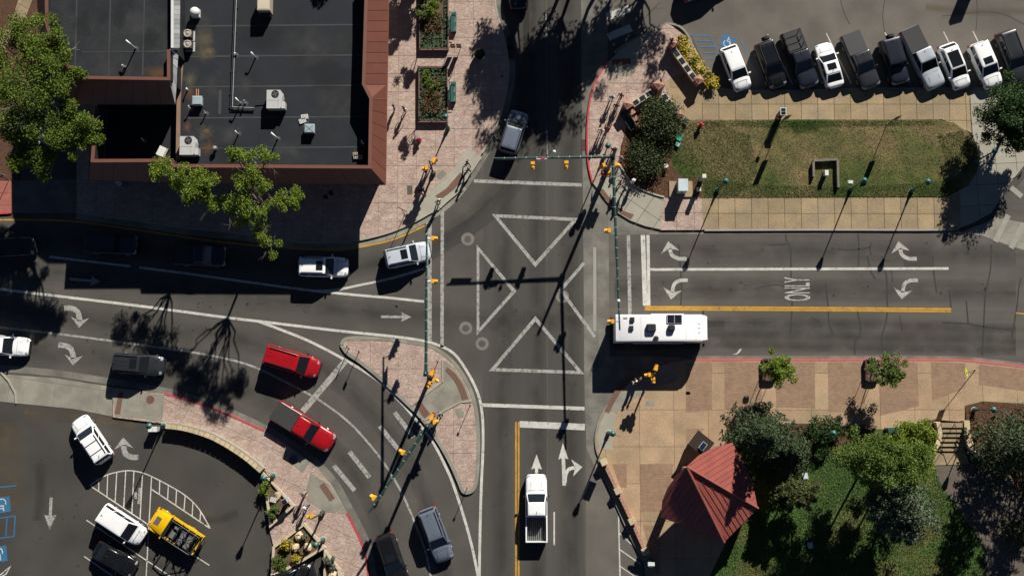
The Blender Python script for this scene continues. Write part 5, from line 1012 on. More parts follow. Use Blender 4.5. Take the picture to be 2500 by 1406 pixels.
lamp(1094, 314, 'teal street lamp at the corner of the lower flower planter'); lamp(2076, 463, 'teal street lamp at the middle of the oval lawn edge'); lamp(1751, 465, 'teal street lamp at the left end of the oval lawn'); lamp(2225, 466, 'teal street lamp at the right part of the lawn edge'); lamp(2382, 394, 'teal street lamp at the rounded right end of the lawn')
lamp(1475, 382, 'teal street lamp by the red kerb next to the signal pole'); lamp(400, 1038, 'teal street lamp at the left end of the curved stone wall'); lamp(668, 1160, 'teal street lamp at the tip of the small planter'); lamp(790, 1316, 'teal street lamp at the side of the lower planter'); lamp(1486, 1056, 'teal street lamp with banner on the pale kerb of the plaza corner', banner=R(-20)); lamp(2003, 1055, 'teal street lamp over the park shrubs'); lamp(2378, 1000, 'teal street lamp in the mulch bed by the steps')
def signal_head(t, p, ang, n=3, name='signal_head'):
    """p: top of the head; ang: where it faces"""
    h = .34 * n + .1; o = thing(name, None, None, Vector(p) - Vector(t.location), ang); o.parent = t
    MB().box((0, 0, -h / 2), (.26, .36, h)).build('housing', SIGY, o)
    for k in range(n):
        z = -.22 - .34 * k; arc = [R(a) for a in range(-110, 111, 20)]; m_ = len(arc); vs = [(x, r * math.sin(a), z + r * math.cos(a)) for x, r in ((.13, .16), (.42, .16)) for a in arc]
        MB().add(vs, [(j, j + 1, m_ + j + 1, m_ + j) for j in range(m_ - 1)]).build('visor', SIGY, o)
    for k, c in enumerate(((.25, .01, .01), (.25, .12, .01), (.01, .2, .08))[:n]): MB().tube((.12, 0, -.22 - .34 * k), (.15, 0, -.22 - .34 * k), .13, .13, 10).build('lens', mat('lens%d' % k, c, .2), o)
def mast(base, h, label, arms, heads, top=0, z0=.15):
    t = thing('signal_mast', label, 'traffic signal', P(*base, z0), 0, 'traffic signal masts'); b0 = Vector(t.location)
    MB().lathe([(.32, 0), (.32, .06), (.2, .3), (.19, .5), (.13, h + top - .1), (.14, h + top), (.02, h + top + .08)], (0, 0, 0), 12).build('pole', DKG, t, smooth=True)
    MB().box((0, 0, .04), (.6, .6, .08)).build('base_plate', GALV, t)
    for end in arms:
        e = P(*end, h + .1) - b0; s = Vector((0, 0, h - .25)); MB().tube(s, e, .15, .075, 10).build('mast_arm', DKG, t, smooth=True)
        d = (e - s); n = int(d.length / .9)
        for k in range(1, n): p = s + d * k / n; q = d.normalized(); MB().tube(p - q * .02, p + q * .02, .165 - .075 * k / n, None, 10).build('arm_band', mat('steel_band', (.4, .42, .42), .4), t)
    MB().box((0, 0, h - .25), (.42, .42, .5)).build('arm_clamp', DKG, t)
    for (u, v, z, face, n) in heads:
        p = P(u, v, z); signal_head(t, p, R(face), n)
    return t
def bracket(t, u, v, z, to): lp(t, 'bracket', MB().tube(P(u, v, z), P(to[0], to[1], to[2]), .03), GALV)
m1 = mast((1482, 418), 6.9, 'tall green signal mast with two arms at the upper right corner', [(1205, 387), (1513, 806)], [(1301, 398, 6.9, -90, 3), (1383, 396, 6.9, -90, 3), (1488, 562, 6.9, 180, 3), (1496, 784, 6.9, 180, 3), (1475, 402, 3.6, 200, 3), (1503, 400, 3.6, -20, 3), (1488, 420, 3.0, -100, 2)], 3.2)
for u, v, z, q in ((1301, 396, 6.8, (1301, 386, 7)), (1383, 394, 6.8, (1383, 385, 7)), (1488, 563, 6.7, (1504, 563, 6.9)), (1496, 785, 6.7, (1511, 785, 6.9)), (1475, 402, 3.4, (1488, 412, 3.4)), (1503, 400, 3.4, (1488, 412, 3.4))): bracket(m1, u, v, z, q)
lp(m1, 'street_sign', MB().box(P(1237, 388, 6.8), (1.9, .05, .4)), GREYM); s_ = lp(m1, 'no_turn_sign', MB().box(P(1322, 389, 6.9), (.95, .06, .42), 0), mat('sign_white', (.6, .6, .58), .5)); lp(m1, 'no_turn_mark', MB().box(P(1322, 389, 6.96) + Vector((0, 0, .18)), (.7, .1, .02), .4), mat('sign_red', (.4, .03, .04), .5))
for u, v in ((1353, 371), (1510, 735)): lp(m1, 'camera_dome', MB().ball(P(u, v, 7.55), .17, 10).tube(P(u, v, 7.1), P(u, v, 7.5), .04), WHITEM, True)
m2 = mast((1052, 918), 7.0, 'green signal mast with one arm on the traffic island', [(1042, 574)], [(1056, 581, 7.0, 0, 3), (1056, 686, 7.0, 0, 3), (1053, 913, 6.0, 60, 3), (1060, 925, 3.4, -30, 2), (1050, 935, 3.2, -120, 2)], .8)
for u, v, z, q in ((1056, 581, 6.8, (1041, 581, 7)), (1056, 686, 6.8, (1041, 686, 7)), (1053, 913, 5.8, (1043, 913, 6))): bracket(m2, u, v, z, q)
lp(m2, 'street_sign', MB().box(P(1044, 640, 6.8), (.06, 1.6, .4)), GREYM)
m3 = mast((1055, 1038), 6.6, 'green signal mast leaning its arm over the curved lane', [(900, 1252)], [(983, 1105, 6.6, 150, 3), (912, 1216, 6.6, 150, 3), (1052, 1021, 4.6, 70, 3), (1060, 1030, 3.4, 10, 2)], .6)
for u, v, z, q in ((983, 1105, 6.4, (998, 1113, 6.6)), (912, 1216, 6.4, (926, 1222, 6.6))): bracket(m3, u, v, z, q)
def ped_post(base, label, h, heads, z0=.15):
    t = thing('pedestrian_signal', label, 'pedestrian signal', P(*base, z0), 0, 'pedestrian signal posts'); b0 = Vector(t.location)
    MB().lathe([(.22, 0), (.22, .35), (.1, .5), (.07, h), (.02, h + .04)], (0, 0, 0), 10).build('post', mat('olive_post', (.05, .055, .035), .6), t, smooth=True); MB().lathe([(.26, 0), (.24, .3), (.15, .42)], (0, 0, 0), 10).build('base', DKG, t)
    for dx, dy, z, f, n in heads: signal_head(t, b0 + Vector((dx, dy, z)), R(f), n); MB().tube((0, 0, z - .3), (dx, dy, z - .3), .03).build('bracket', SIGY, t)
    MB().box((.0, -.12, 1.1), (.14, .1, .22)).build('push_button', SIGY, t)
ped_post((1058, 424), 'yellow pedestrian signal on a tall post by the curved kerb ramp', 6.0, ((.2, .5, 3.6, 45, 3), (-.45, -.05, 3.2, 190, 2)))
ped_post((788, 1251), 'pedestrian signal post between the two stone planters', 6.5, ((-.6, -.05, 3.0, 200, 1),))
ped_post((1588, 914), 'yellow pedestrian signal in the motorhome shadow', 3.4, ((-.45, -.1, 3.3, 190, 2), (-.1, -.45, 3.1, -80, 2), (.1, .4, 3.5, 70, 2)))
def sign(u, v, label, h, w, hh, face, m, shape='rect', z0=.15, cat='sign', name='road_sign', extra=None, fh=None):
    t = thing(name, label, cat, P(u, v, z0), R(face)); MB().lathe([(.035, 0), (.03, h)], (0, 0, 0), 6).build('post', DKB, t); MB().lathe([(.1, 0), (.1, .03)], (0, 0, 0), 8).build('footing', CONC, t)
    zc = h - hh / 2
    if shape == 'oct': pts = [(w / 2 / math.cos(R(22.5)) * math.cos(R(22.5 + 45 * k)), w / 2 / math.cos(R(22.5)) * math.sin(R(22.5 + 45 * k))) for k in range(8)]
    elif shape == 'dia': pts = [(w / 2, 0), (0, w / 2), (-w / 2, 0), (0, -w / 2)]
    else: pts = [(-w / 2, -hh / 2), (w / 2, -hh / 2), (w / 2, hh / 2), (-w / 2, hh / 2)]
    n = len(pts); b = MB().add([(.04, y, zc + z) for y, z in pts] + [(.06, y, zc + z) for y, z in pts], [tuple(range(n - 1, -1, -1)), tuple(range(n, 2 * n))] + [(k, (k + 1) % n, n + (k + 1) % n, n + k) for k in range(n)]); b.build('plate', m, t)
    if extra: extra(t, zc)
    return t
SGW = mat('sign_plate_back', (.3, .3, .3), .5); SGY = mat('sign_lime', (.45, .5, .02), .5); SGD = mat('sign_dark_red', (.12, .03, .03), .5)
sign(852, 850, 'small sign post at the left tip of the island', 1.7, .35, .45, 160, DKB); sign(877, 858, 'second small sign post from the left tip of the island', 2.2, .35, .45, 20, SGW)
sign(1069, 883, 'thin sign post beside the island kerb ramp', 1.9, .2, .2, 60, DKB); sign(1148, 989, 'thin sign post at the right corner of the island', 1.9, .2, .2, 60, DKB); sign(1141, 1190, 'thin sign post at the bottom tip of the island', 1.9, .2, .2, 60, DKB)
sign(988, 525, 'dark red street sign at the curved pavement edge', 3.2, .95, .5, 62, SGD)
sign(2462, 441, 'octagonal stop sign seen edge on at the side street', 2.9, .78, .78, -25, SGD, 'oct', cat='stop sign', name='stop_sign')
def walker(t, zc):
    b = MB().tube((.064, 0, zc - .02), (.064, 0, zc + .1), .035).tube((.064, 0, zc), (.064, .09, zc - .16), .025).tube((.064, 0, zc), (.064, -.09, zc - .16), .025).tube((.064, -.1, zc + .04), (.064, .1, zc + .08), .02).ball((.064, 0, zc + .17), .045, 6); b.build('walking_figure', BLACK, t)
sign(2380, 904, 'lime yellow pedestrian warning diamond above the red kerb', 3.6, .95, .95, 0, SGY, 'dia', extra=walker, cat='warning sign', name='warning_sign')
for o in [x for x in bpy.data.objects if x.name.startswith('warning_sign')]: o.rotation_euler = (0, R(-35), R(10))
sign(1646, 122, 'tall dark post with small plates at the flower wall', 3.9, .35, .6, 200, DKB, fh=1); sign(1884, 305, 'thin post with a small plate at the lawn edge', 2.5, .35, .35, 60, mat('plate_rust', (.25, .07, .04), .6)); sign(2164, 307, 'tall banner sign on a thin post near the right lawn end', 3.9, .6, 1.6, -75, DKB); sign(1903, 305, 'tall banner sign on a thin post right below the pay station', 3.9, .6, 1.6, -75, DKB)
sign(22, 440, 'red and white street sign board at the left edge', 2.6, .7, .9, -60, mat('sign_white', (.6, .6, .58), .5), extra=lambda t, zc: MB().box((.065, 0, zc - .2), (.01, .55, .35)).box((.065, 0, zc + .25), (.01, .3, .2)).build('red_print', mat('sign_red', (.4, .03, .04), .5), t))
t = thing('pay_station', 'parking pay station with a white double solar panel on top', 'pay station', P(1902, 284, .16)); MB().box((0, 0, .85), (.45, .4, 1.7)).build('cabinet', DKB, t); MB().box((0, 0, 1.85), (.55, .7, .1)).build('frame', WHITEM, t); MB().box((0, -.21, 1.25), (.3, .02, .4)).build('display', GREYM, t)
for s in (-1, 1): MB().box((0, s * .16, 1.91), (.42, .26, .03)).build('panel', mat('solar_cell', (.012, .014, .025), .2), t)
t = thing('info_board', 'two panel sign frame standing between the flower planters', 'sign frame', P(1110, 108, .15)); lp(t, 'frame', MB().path([P(1098, 113, .15), P(1098, 113, 2.0), P(1126, 113, 2.0), P(1126, 113, .15)], .03), DKB)
for u in (1105, 1120): lp(t, 'panel', MB().box(P(u, 113, 1.3), (.45, .03, 1.3)), SGD)
# benches
def bench(u, v, label, rz, m, L=1.9, z0=.15, cat='bench'):
    t = thing('park_bench', label, cat, P(u, v, z0), rz)
    for k in range(4): MB().box((0, -.02 - .13 * k, .45), (L, .1, .04)).build('seat_slat', m, t)
    for k in range(3): MB().box((0, .12 + .04 * k, .58 + .14 * k), (L, .03, .11)).build('back_slat', m, t)
    for s in (-1, 0, 1): MB().box((s * L * .46, -.2, .22), (.05, .5, .44)).box((s * L * .46, .14, .65), (.05, .06, .5)).build('leg', DKB, t)
    for s in (-1, 1): MB().box((s * L * .48, -.2, .64), (.05, .5, .04)).build('armrest', m, t)
bench(1103, 58, 'green metal bench beside the upper flower planter', R(90), TEAL); bench(1102, 228, 'green metal bench beside the lower flower planter', R(90), TEAL); bench(1536, 296, 'dark green bench at the rose stone wall', R(-58), DKG, 2.0); bench(2107, 1042, 'black slatted bench on the plaza edge by the park', R(-7), DKB, 2.1)
for o in bpy.data.objects:
    if o.name.startswith('park_bench') and not o.parent and abs(o.location.x - P(1103, 58, .15).x) < .6: o.rotation_euler.z = R(90)
# plaque walls
def wall_run(a, b, label, n, pend=True, h=1.0):
    A, B_ = P(*a, h), P(*b, h); d = (B_ - A).to_2d(); L = d.length; ang = math.atan2(d.y, d.x); t = thing('plaque_wall', label, 'wall', (A.x, A.y, .15), ang, 'low stone walls with plaques')
    MB().box((L / 2, 0, .4), (L, .42, .8)).build('wall', ROSE, t); MB().box((L / 2, 0, .87), (L + .04, .56, .1), 0).build('coping', mat('cream_coping', (.45, .42, .34), .8), t)
    for k in range(n): MB().box((L * (k + .5) / n, 0, .935), (L / n * .68, .42, .035)).build('plaque', SLATE, t)
    return t
wall_run((1545, 256), (1592, 224), 'low plaque wall left of the square pillar', 3); wall_run((1618, 230), (1653, 276), 'low plaque wall right of the square pillar', 3); wall_run((1645, 122), (1698, 196), 'long plaque wall beside the yellow flowers', 4)
for u, v, s, h, lb, a in ((1605, 216, .75, 1.35, 'rose stone pillar with pointed cap between two plaque walls', 35), (1531, 262, .7, 1.15, 'rose stone pillar at the left end of the plaque wall', 33), (1654, 287, .6, 1.15, 'rose stone pillar at the lawn end of the plaque wall', 33), (1640, 115, .6, 1.2, 'rose stone pillar at the upper end of the long plaque wall', -55), (1702, 203, .65, 1.2, 'rose stone pillar at the lower end of the long plaque wall', -55)):
    t = thing('stone_pillar', lb, 'pillar', P(u, v, .15), R(a)); MB().box((0, 0, h / 2), (s, s, h)).build('shaft', ROSE, t); MB().box((0, 0, h + .06), (s + .14, s + .14, .14), 0, .9).build('cap', ROSE, t)
    MB().add([(-s / 2, -s / 2, h + .13), (s / 2, -s / 2, h + .13), (s / 2, s / 2, h + .13), (-s / 2, s / 2, h + .13), (0, 0, h + .32)], [(0, 1, 4), (1, 2, 4), (2, 3, 4), (3, 0, 4)]).build('peak', ROSE, t)
for k, (u, v) in enumerate(((1542, 278), (1550, 294), (1556, 311))):
    t = thing('stone_block', ('upper', 'middle', 'lower')[k] + ' rose stone block behind the dark green bench', 'stone block', P(u, v, .15), R(30)); MB().box((0, 0, .35), (.5, .45, .7), 0, .92).build('block', ROSE, t); MB().box((0, 0, .73), (.5, .45, .06)).build('cap', ROSE, t)
# hydrants
for u, v, lb, z in ((1024, 345, 'red fire hydrant on the pink pavement', .15), (1709, 308, 'red fire hydrant on the oval lawn', .2)):
    t = thing('fire_hydrant', lb, 'fire hydrant', P(u, v, z)); HR = mat('hydrant_red', (.45, .015, .02), .4)
    MB().lathe([(.2, 0), (.2, .08), (.14, .1), (.14, .6), (.19, .62), (.19, .68), (.13, .8), (.04, .88), (.04, .95)], (0, 0, 0), 12).build('barrel', HR, t, smooth=True)
    for a in (0, 180, 270): e = Vector((math.cos(R(a)), math.sin(R(a)), 0)); MB().tube(Vector((0, 0, .5)) + e * .1, Vector((0, 0, .5)) + e * .26, .08).build('outlet', HR, t)
# flower planters by the building
def planter(c, label, sd):
    U0, V0, U1, V1 = c; q = [(U0, V0), (U1, V0), (U1, V1), (U0, V1)]; t = thing('flower_planter', label, 'planter', P((U0 + U1) / 2, (V0 + V1) / 2, .15)); pl = G(q, .5)
    lp(t, 'soil', MB().prism(G(q, .4), .15, .42), SOIL); lp(t, 'rim', MB().ribbon(pl, .16, .15, .55, 0, True), mat('rim_brick', (.2, .1, .075), .9)); lp(t, 'rail', MB().ribbon(pl, .05, .62, .66, 0, True), DKB)
    me = MB(); rg = random.Random(sd); clump(me, Vector((0, 0, .08)), .17, 26, .07, rg, .8, .8, .8); tm = me.mesh('tuft', leafmat('bluegreen_tuft', (.035, .07, .035), (.08, .13, .07), .1), False, False)
    x0, x1 = pl[0].x + .25, pl[1].x - .2; y1, y0 = pl[0].y - .25, pl[2].y + .2; nx, ny = int((x1 - x0) / .33), int((y1 - y0) / .33)
    for i in range(nx + 1):
        for j in range(ny + 1):
            x, y = x0 + i * (x1 - x0) / nx, y0 + j * (y1 - y0) / ny
            if abs((x - (x0 + x1) / 2) / (x1 - x0)) < .36 and .2 < (y - y0) / (y1 - y0) < .82 and rg.random() < .8: continue
            o = obj('tuft', tm, t); o.location = Vector((x + rg.uniform(-.05, .05), y + rg.uniform(-.05, .05), .42)) - Vector(t.location); o.rotation_euler.z = rg.uniform(0, 6); s = rg.uniform(.8, 1.2); o.scale = (s, s, s)
    mid = MB(); cx, cy = (x0 + x1) / 2, (y0 + y1) / 2
    for k in range(16): clump(mid, Vector((cx + rg.uniform(-.75, .75), cy + rg.uniform(-1.5, 1.3), .6)), .42, 110, .07, rg, .6)
    lp(t, 'flower_bed', mid, LF_OLV); fl = MB()
    for k in range(220): leaf(fl, Vector((cx + rg.uniform(-.85, .85), cy + rg.uniform(-1.8, .3), rg.uniform(.7, .95))), .06, rg, 1.5, .9)
    lp(t, 'flowers', fl, LF_RED); return t
planter((1024, -40, 1093, 121), 'upper flower planter of tufts and a small tree by the building', 5); planter((1022, 164, 1091, 297), 'lower flower planter of tufts and a small tree by the building', 6)
tree('planter_tree', 'small bright green tree in the upper flower planter', P(1058, 45, .4), pxc([(1042, 28, 3.6, .5), (1055, 22, 4, .55), (1048, 40, 3.6, .45), (1062, 34, 3.8, .4)]), LF_BR, 420, .08, BARK, .05, .6, 1, seed=71); tree('planter_tree', 'small green tree in the lower flower planter', P(1055, 222, .4), pxc([(1036, 200, 3.6, .5), (1045, 190, 4, .45), (1050, 205, 3.8, .4), (1060, 212, 3.4, .45)]), LF_ASH, 300, .08, BARK, .05, .6, 3, seed=72)
t = thing('potted_conifer', 'dark round pot with a small pointed conifer', 'potted plant', P(1171, 137, .15)); MB().lathe([(.38, 0), (.5, .5), (.52, .75), (.44, .75), (.42, .68)], (0, 0, 0), 16).build('pot', BLACK, t, smooth=True); cr = MB(); rg = random.Random(8)
for k in range(700): z = rg.random(); a = rg.uniform(0, 6.28); r = .38 * (1 - z) * rg.uniform(.7, 1.1); leaf(cr, Vector((r * math.cos(a), r * math.sin(a), .7 + z * 1.2)), .06, rg, .4)
cr.build('foliage', LF_DK, t, fix=False); MB().tube((0, 0, .5), (0, 0, 1.8), .04, .01).build('stem', BARK, t)
# utility boxes and stones on the lawn
t = thing('utility_cabinet', 'pale blue grey utility cabinet on a concrete pad', 'cabinet', P(1662, 462, .19)); MB().box((0, 0, .05), (2.2, 1.5, .14)).build('pad', TAN, t); MB().box((0, .1, .85), (.85, 1.1, 1.5)).build('case', mat('pale_blue_metal', (.36, .44, .46), .5), t); MB().box((0, .1, 1.64), (.95, 1.2, .1), 0, .95).build('lid', mat('pale_blue_lid', (.45, .53, .55), .5), t); MB().box((0, -.47, .85), (.02, .04, 1.3)).build('door_seam', BLACK, t)
for u, v, h, lb in ((1625, 408, .5, 'short cream post in the mulch bed'), (1711, 440, 2.0, 'tall slim post with pale cap beside the cabinet'), (1705, 464, .4, 'short cream post right of the cabinet')):
    t = thing('marker_post', lb, 'post', P(u, v, .19)); MB().box((0, 0, h / 2), (.34, .34, h)).build('shaft', BEIGE if h < 1 else GREYM, t); MB().box((0, 0, h + .04), (.4, .4, .08), 0, .85).build('cap', mat('cream_cap', (.62, .58, .47), .7), t)
t = thing('retaining_wall', 'u shaped timber retaining wall sunk in the oval lawn', 'wall', P(2015, 420, .2)); 
for k, q in enumerate(([(1985, 393), (2044, 390)], [(1985, 396), (1986, 432)], [(2044, 393), (2046, 458)])):
    for j in range(3): lp(t, 'timber', MB().ribbon([P2(u, v, .5) for u, v in q], .2, .2 + .17 * j, .36 + .17 * j), mat('grey_timber', (.16, .14, .11), .9, .2, 3, .2, 10))
t = thing('utility_box', 'small white box in front of the retaining wall', 'utility box', P(2013, 426, .2)); MB().box((0, 0, .4), (.3, .45, .8), 0, .96).build('case', WHITEM, t); MB().box((0, 0, .83), (.34, .5, .06)).build('lid', WHITEM, t)
t = thing('valve_box', 'flat white valve box in the lawn beside the lamp', 'valve box', P(2076, 445, .2)); MB().box((0, 0, .04), (.42, .28, .08), 0, .9).build('lid', WHITEM, t); MB().box((0, 0, .01), (.5, .36, .04)).build('frame', GREYM, t)
t = thing('recycling_crate', 'bright teal crate at the edge of the juniper', 'crate', P(1657, 338, .2), R(-30)); MB().box((0, 0, .2), (.5, .55, .4), 0, 1.1).build('bin', mat('bright_teal', (.01, .25, .17), .5), t); MB().box((.2, -.6, .15), (.4, .4, .3)).build('lid', mat('pale_teal', (.2, .42, .36), .5), t)
# plaza furniture
for u, v, lb in ((1876, 903, 'dark timber tree planter, left one on the plaza'), (2126, 904, 'dark timber tree planter, right one on the plaza')):
    t = thing('tree_planter', lb, 'planter', P(u, v, .15)); 
    for k in range(2): MB().box((-.55, 0, .12 + .24 * k), (.18, 1.9, .22)).build('board', WOOD, t); MB().box((.55, 0, .12 + .24 * k), (.18, 1.9, .22)).build('board', WOOD, t); MB().box((0, -.95, .12 + .24 * k), (.9, .16, .22)).build('board', WOOD, t); MB().box((0, .95, .12 + .24 * k), (.9, .16, .22)).build('board', WOOD, t)
    MB().box((0, 0, .15), (.9, 1.75, .3)).build('soil', SOIL, t)
    for x in (-.5, .5): MB().tube((x, 0, .1), (x, 0, 2.0), .03).build('stake', DKB, t)
t = thing('litter_bin', 'dark green box bin beside the black bench', 'bin', P(2174, 1050, .17), R(3)); MB().box((0, 0, .55), (1.1, .5, 1.1)).build('case', DKG, t); MB().box((0, 0, 1.13), (1.15, .56, .08), 0, .95).build('lid', TEAL, t); MB().box((0, -.26, .85), (.6, .02, .18)).build('flap', BLACK, t)
t = thing('info_kiosk', 'brown kiosk with slanted roof and solar panel by the red roof', 'kiosk', P(1703, 1080, .15), R(-38)); MB().box((0, 0, .9), (1.4, 1.1, 1.8)).build('body', mat('kiosk_tan', (.42, .32, .18), .8), t); MB().box((.05, 0, 1.9), (1.9, 1.6, .12), 0, 1, R(8)).build('roof', DKB, t)
o = MB().box((.3, -.1, 2.1), (.72, .5, .05), R(90), 1, 0).build('solar_panel', WHITEM, t); MB().box((.3, -.1, 2.132), (.66, .44, .012), R(90)).build('cells', mat('solar_blue', (.01, .02, .06), .2), o)
MB().box((-.6, -.3, 1.2), (.3, .8, 1.6)).build('display_case', mat('kiosk_pale', (.55, .46, .3), .8), t)
# stone edging wall of the plaza
t = thing('edging_wall', 'long low wall with square piers along the plaza edge', 'wall', P(1470, 1120, .15)); WL = [(1474, 1128), (1508, 1198), (1543, 1272), (1575, 1345)]
for k in range(3):
    a, b = P(*WL[k], .6), P(*WL[k + 1], .6); d = (b - a).normalized()
    for j in range(8): p, q = a.lerp(b, j / 8 + .004), a.lerp(b, (j + 1) / 8 - .004); lp(t, 'coping_stone', MB().ribbon([p.to_2d(), q.to_2d()], .3, .5, .6), ROSE)
    lp(t, 'wall', MB().ribbon([a.to_2d(), b.to_2d()], .22, .1, .5), ROSE)
for u, v in WL: p = P(u, v, .8); lp(t, 'pier', MB().box((p.x, p.y, .48), (.5, .5, .7), R(25)).box((p.x, p.y, .87), (.62, .62, .1), R(25), .9), STONE)
t = thing('litter_bin', 'small bin with white lid at the end of the edging wall', 'bin', P(1587, 1372, .15)); MB().box((0, 0, .45), (.5, .7, .9)).build('case', DKG, t); MB().box((0, -.05, .93), (.65, .35, .06), 0, .9).build('lid', WHITEM, t)
# curved retaining wall of sandstone
t = thing('curved_wall', 'curved retaining wall capped with pale sandstone blocks', 'wall', P(520, 1072, 0)); CW = smooth_line([P2(u, v, .9) for u, v in [(404, 1040), (450, 1046), (504, 1062), (540, 1079), (576, 1101), (608, 1124), (638, 1150)]], 6)
lp(t, 'wall', MB().ribbon(CW, .25, 0, .8), mat('wall_stone', (.3, .24, .16), .9))
acc = [0]
for k in range(len(CW) - 1): acc.append(acc[-1] + (CW[k + 1] - CW[k]).length)
def at_len(s):
    for k in range(len(acc) - 1):
        if acc[k + 1] >= s: return CW[k].lerp(CW[k + 1], (s - acc[k]) / (acc[k + 1] - acc[k]))
    return CW[-1]
nst = 19
for k in range(nst): a, b = acc[-1] * k / nst + .02, acc[-1] * (k + 1) / nst - .02; lp(t, 'coping_stone', MB().ribbon([at_len(a), at_len((a + b) / 2), at_len(b)], .42, .8, .9 + rnd.uniform(0, .02)), STONE)
lp(t, 'back_kerb', MB().ribbon(CW, .14, .1, .86, .3), CONCW)
# stone planters of the south-west corner
for nm, pts, lb in (('stone_planter', [(638, 1150), (715, 1234), (660, 1282), (650, 1200)], 'small triangular stone planter at the end of the curved wall'), ('stone_planter', [(742, 1279), (790, 1336), (730, 1372), (664, 1405), (668, 1335)], 'larger stone planter with boulders'), ('stone_planter', [(793, 1345), (827, 1390), (830, 1440), (792, 1440)], 'narrow stone planter cut by the bottom edge')):
    t = thing(nm, lb, 'planter', P(*pts[0], .15)); lp(t, 'soil', MB().prism(G(pts, .3), .02, .32), SOIL); lp(t, 'rim', MB().ribbon(G(pts, .5), .24, 0, .5, 0, True), mat('cream_rim', (.45, .38, .27), .9, .1, 2, .1, 8))
def boulder(u, v, s, lb, sd, z0=.3):
    rg = random.Random(sd); t = thing('boulder', lb, 'boulder', P(u, v, z0), rg.uniform(0, 3)); m = MB(); m.ball((0, 0, s * .3), s, 6, (1, .75, .6), .22, rg); m.build('rock', STONE, t); MB().ball((s * .5, s * .1, s * .1), s * .35, 6, (1, 1, .6), .25, rg).build('chip', STONE, t)
for k, (u, v, s) in enumerate(((731, 1308, .5), (722, 1335, .45), (752, 1335, .52))): boulder(u, v, s, ('topmost', 'left', 'right')[k] + ' pale boulder in the larger stone planter', 40 + k)
boulder(678, 1208, .45, 'pale boulder in the small triangular planter', 44); boulder(812, 1405, .55, 'pale boulder in the narrow planter at the bottom edge', 45); boulder(2257, 1062, .5, 'pale boulder beside the bright bushy tree', 46, .17); boulder(1962, 1078, .35, 'pale rock between the spruce and the clipped shrub', 47, .17); boulder(2462, 1170, .5, 'pale rock under the right spruce', 48, .17)
t = thing('solar_box', 'small post top box with solar panel on the planter corner', 'solar box', P(703, 1220, .3), R(30)); MB().box((0, 0, .5), (.3, .3, 1.0)).build('post', DKB, t); MB().box((0, 0, 1.1), (.75, .5, .22), 0, .9).build('case', GREYM, t); MB().box((-.12, 0, 1.22), (.4, .4, .03)).build('panel', mat('solar_cell', (.012, .014, .025), .2), t)
t = thing('ground_box', 'flat grey box among the bushes of the small planter', 'utility box', P(669, 1219, .3), R(-15)); MB().box((0, 0, .15), (.55, .4, .3), 0, .9).build('case', GREYM, t); MB().box((0, 0, .31), (.6, .45, .03)).build('lid', GREYM, t)
for k, (u, v) in enumerate(((375, 1046), (386, 1046))): t = thing('litter_bin', ('left', 'right')[k] + ' of two small pale bins under the lamp at the curved wall', 'bin', P(u, v, 0)); MB().box((0, 0, .5), (.36, .5, 1.0), 0, .94).build('case', GREYM, t); MB().box((0, 0, 1.03), (.4, .54, .06)).build('lid', WHITEM, t)
# park steps
t = thing('stone_steps', 'short flight of stone steps with curved cheek walls and rails', 'steps', P(2322, 1060, .1)); nS = 6
for k in range(nS): v0 = 1032 + 11.5 * k; q = [(2292, v0), (2357 - .4 * k, v0), (2357 - .4 * k, v0 + 11.2), (2292, v0 + 11.2)]; z = .22 + .13 * (nS - k); lp(t, 'step', MB().prism(G(q, z), .1, z), TAN)
lp(t, 'landing', MB().prism(G([(2290, 1101), (2358, 1101), (2366, 1132), (2270, 1136)], .22), .1, .22), TAN); lp(t, 'landing', MB().prism(G([(2280, 1022), (2360, 1022), (2358, 1031), (2291, 1031)], .98), .1, .98), TAN) if 0 else None
for q, w in (([(2290, 1030), (2295, 1055), (2290, 1080), (2280, 1100), (2262, 1135)], .3), ([(2360, 1026), (2363, 1060), (2372, 1090), (2390, 1110), (2410, 1120)], .42)):
    c = smooth_line([P2(u, v, 1.1) for u, v in q], 4); lp(t, 'cheek_wall', MB().ribbon(c, w, .1, 1.05), STONE)
    for k in range(0, len(c) - 3, 3): a, b = c[k], c[k + 3]; dd = (b - a).normalized() * .012; lp(t, 'coping_stone', MB().ribbon([a + dd, c[k + 1], c[k + 2], b - dd], w + .1, 1.05, 1.15), STONE)
for u0, u1 in ((2297, 2303), (2331, 2336)): lp(t, 'hand_rail', MB().path([P(u0, 1035, .9), P(u0, 1033, 1.9), P(u1, 1060, 1.5), P(u0 + 3, 1100, 1.1), P(u0 + 3, 1102, .2)], .03), DKB)
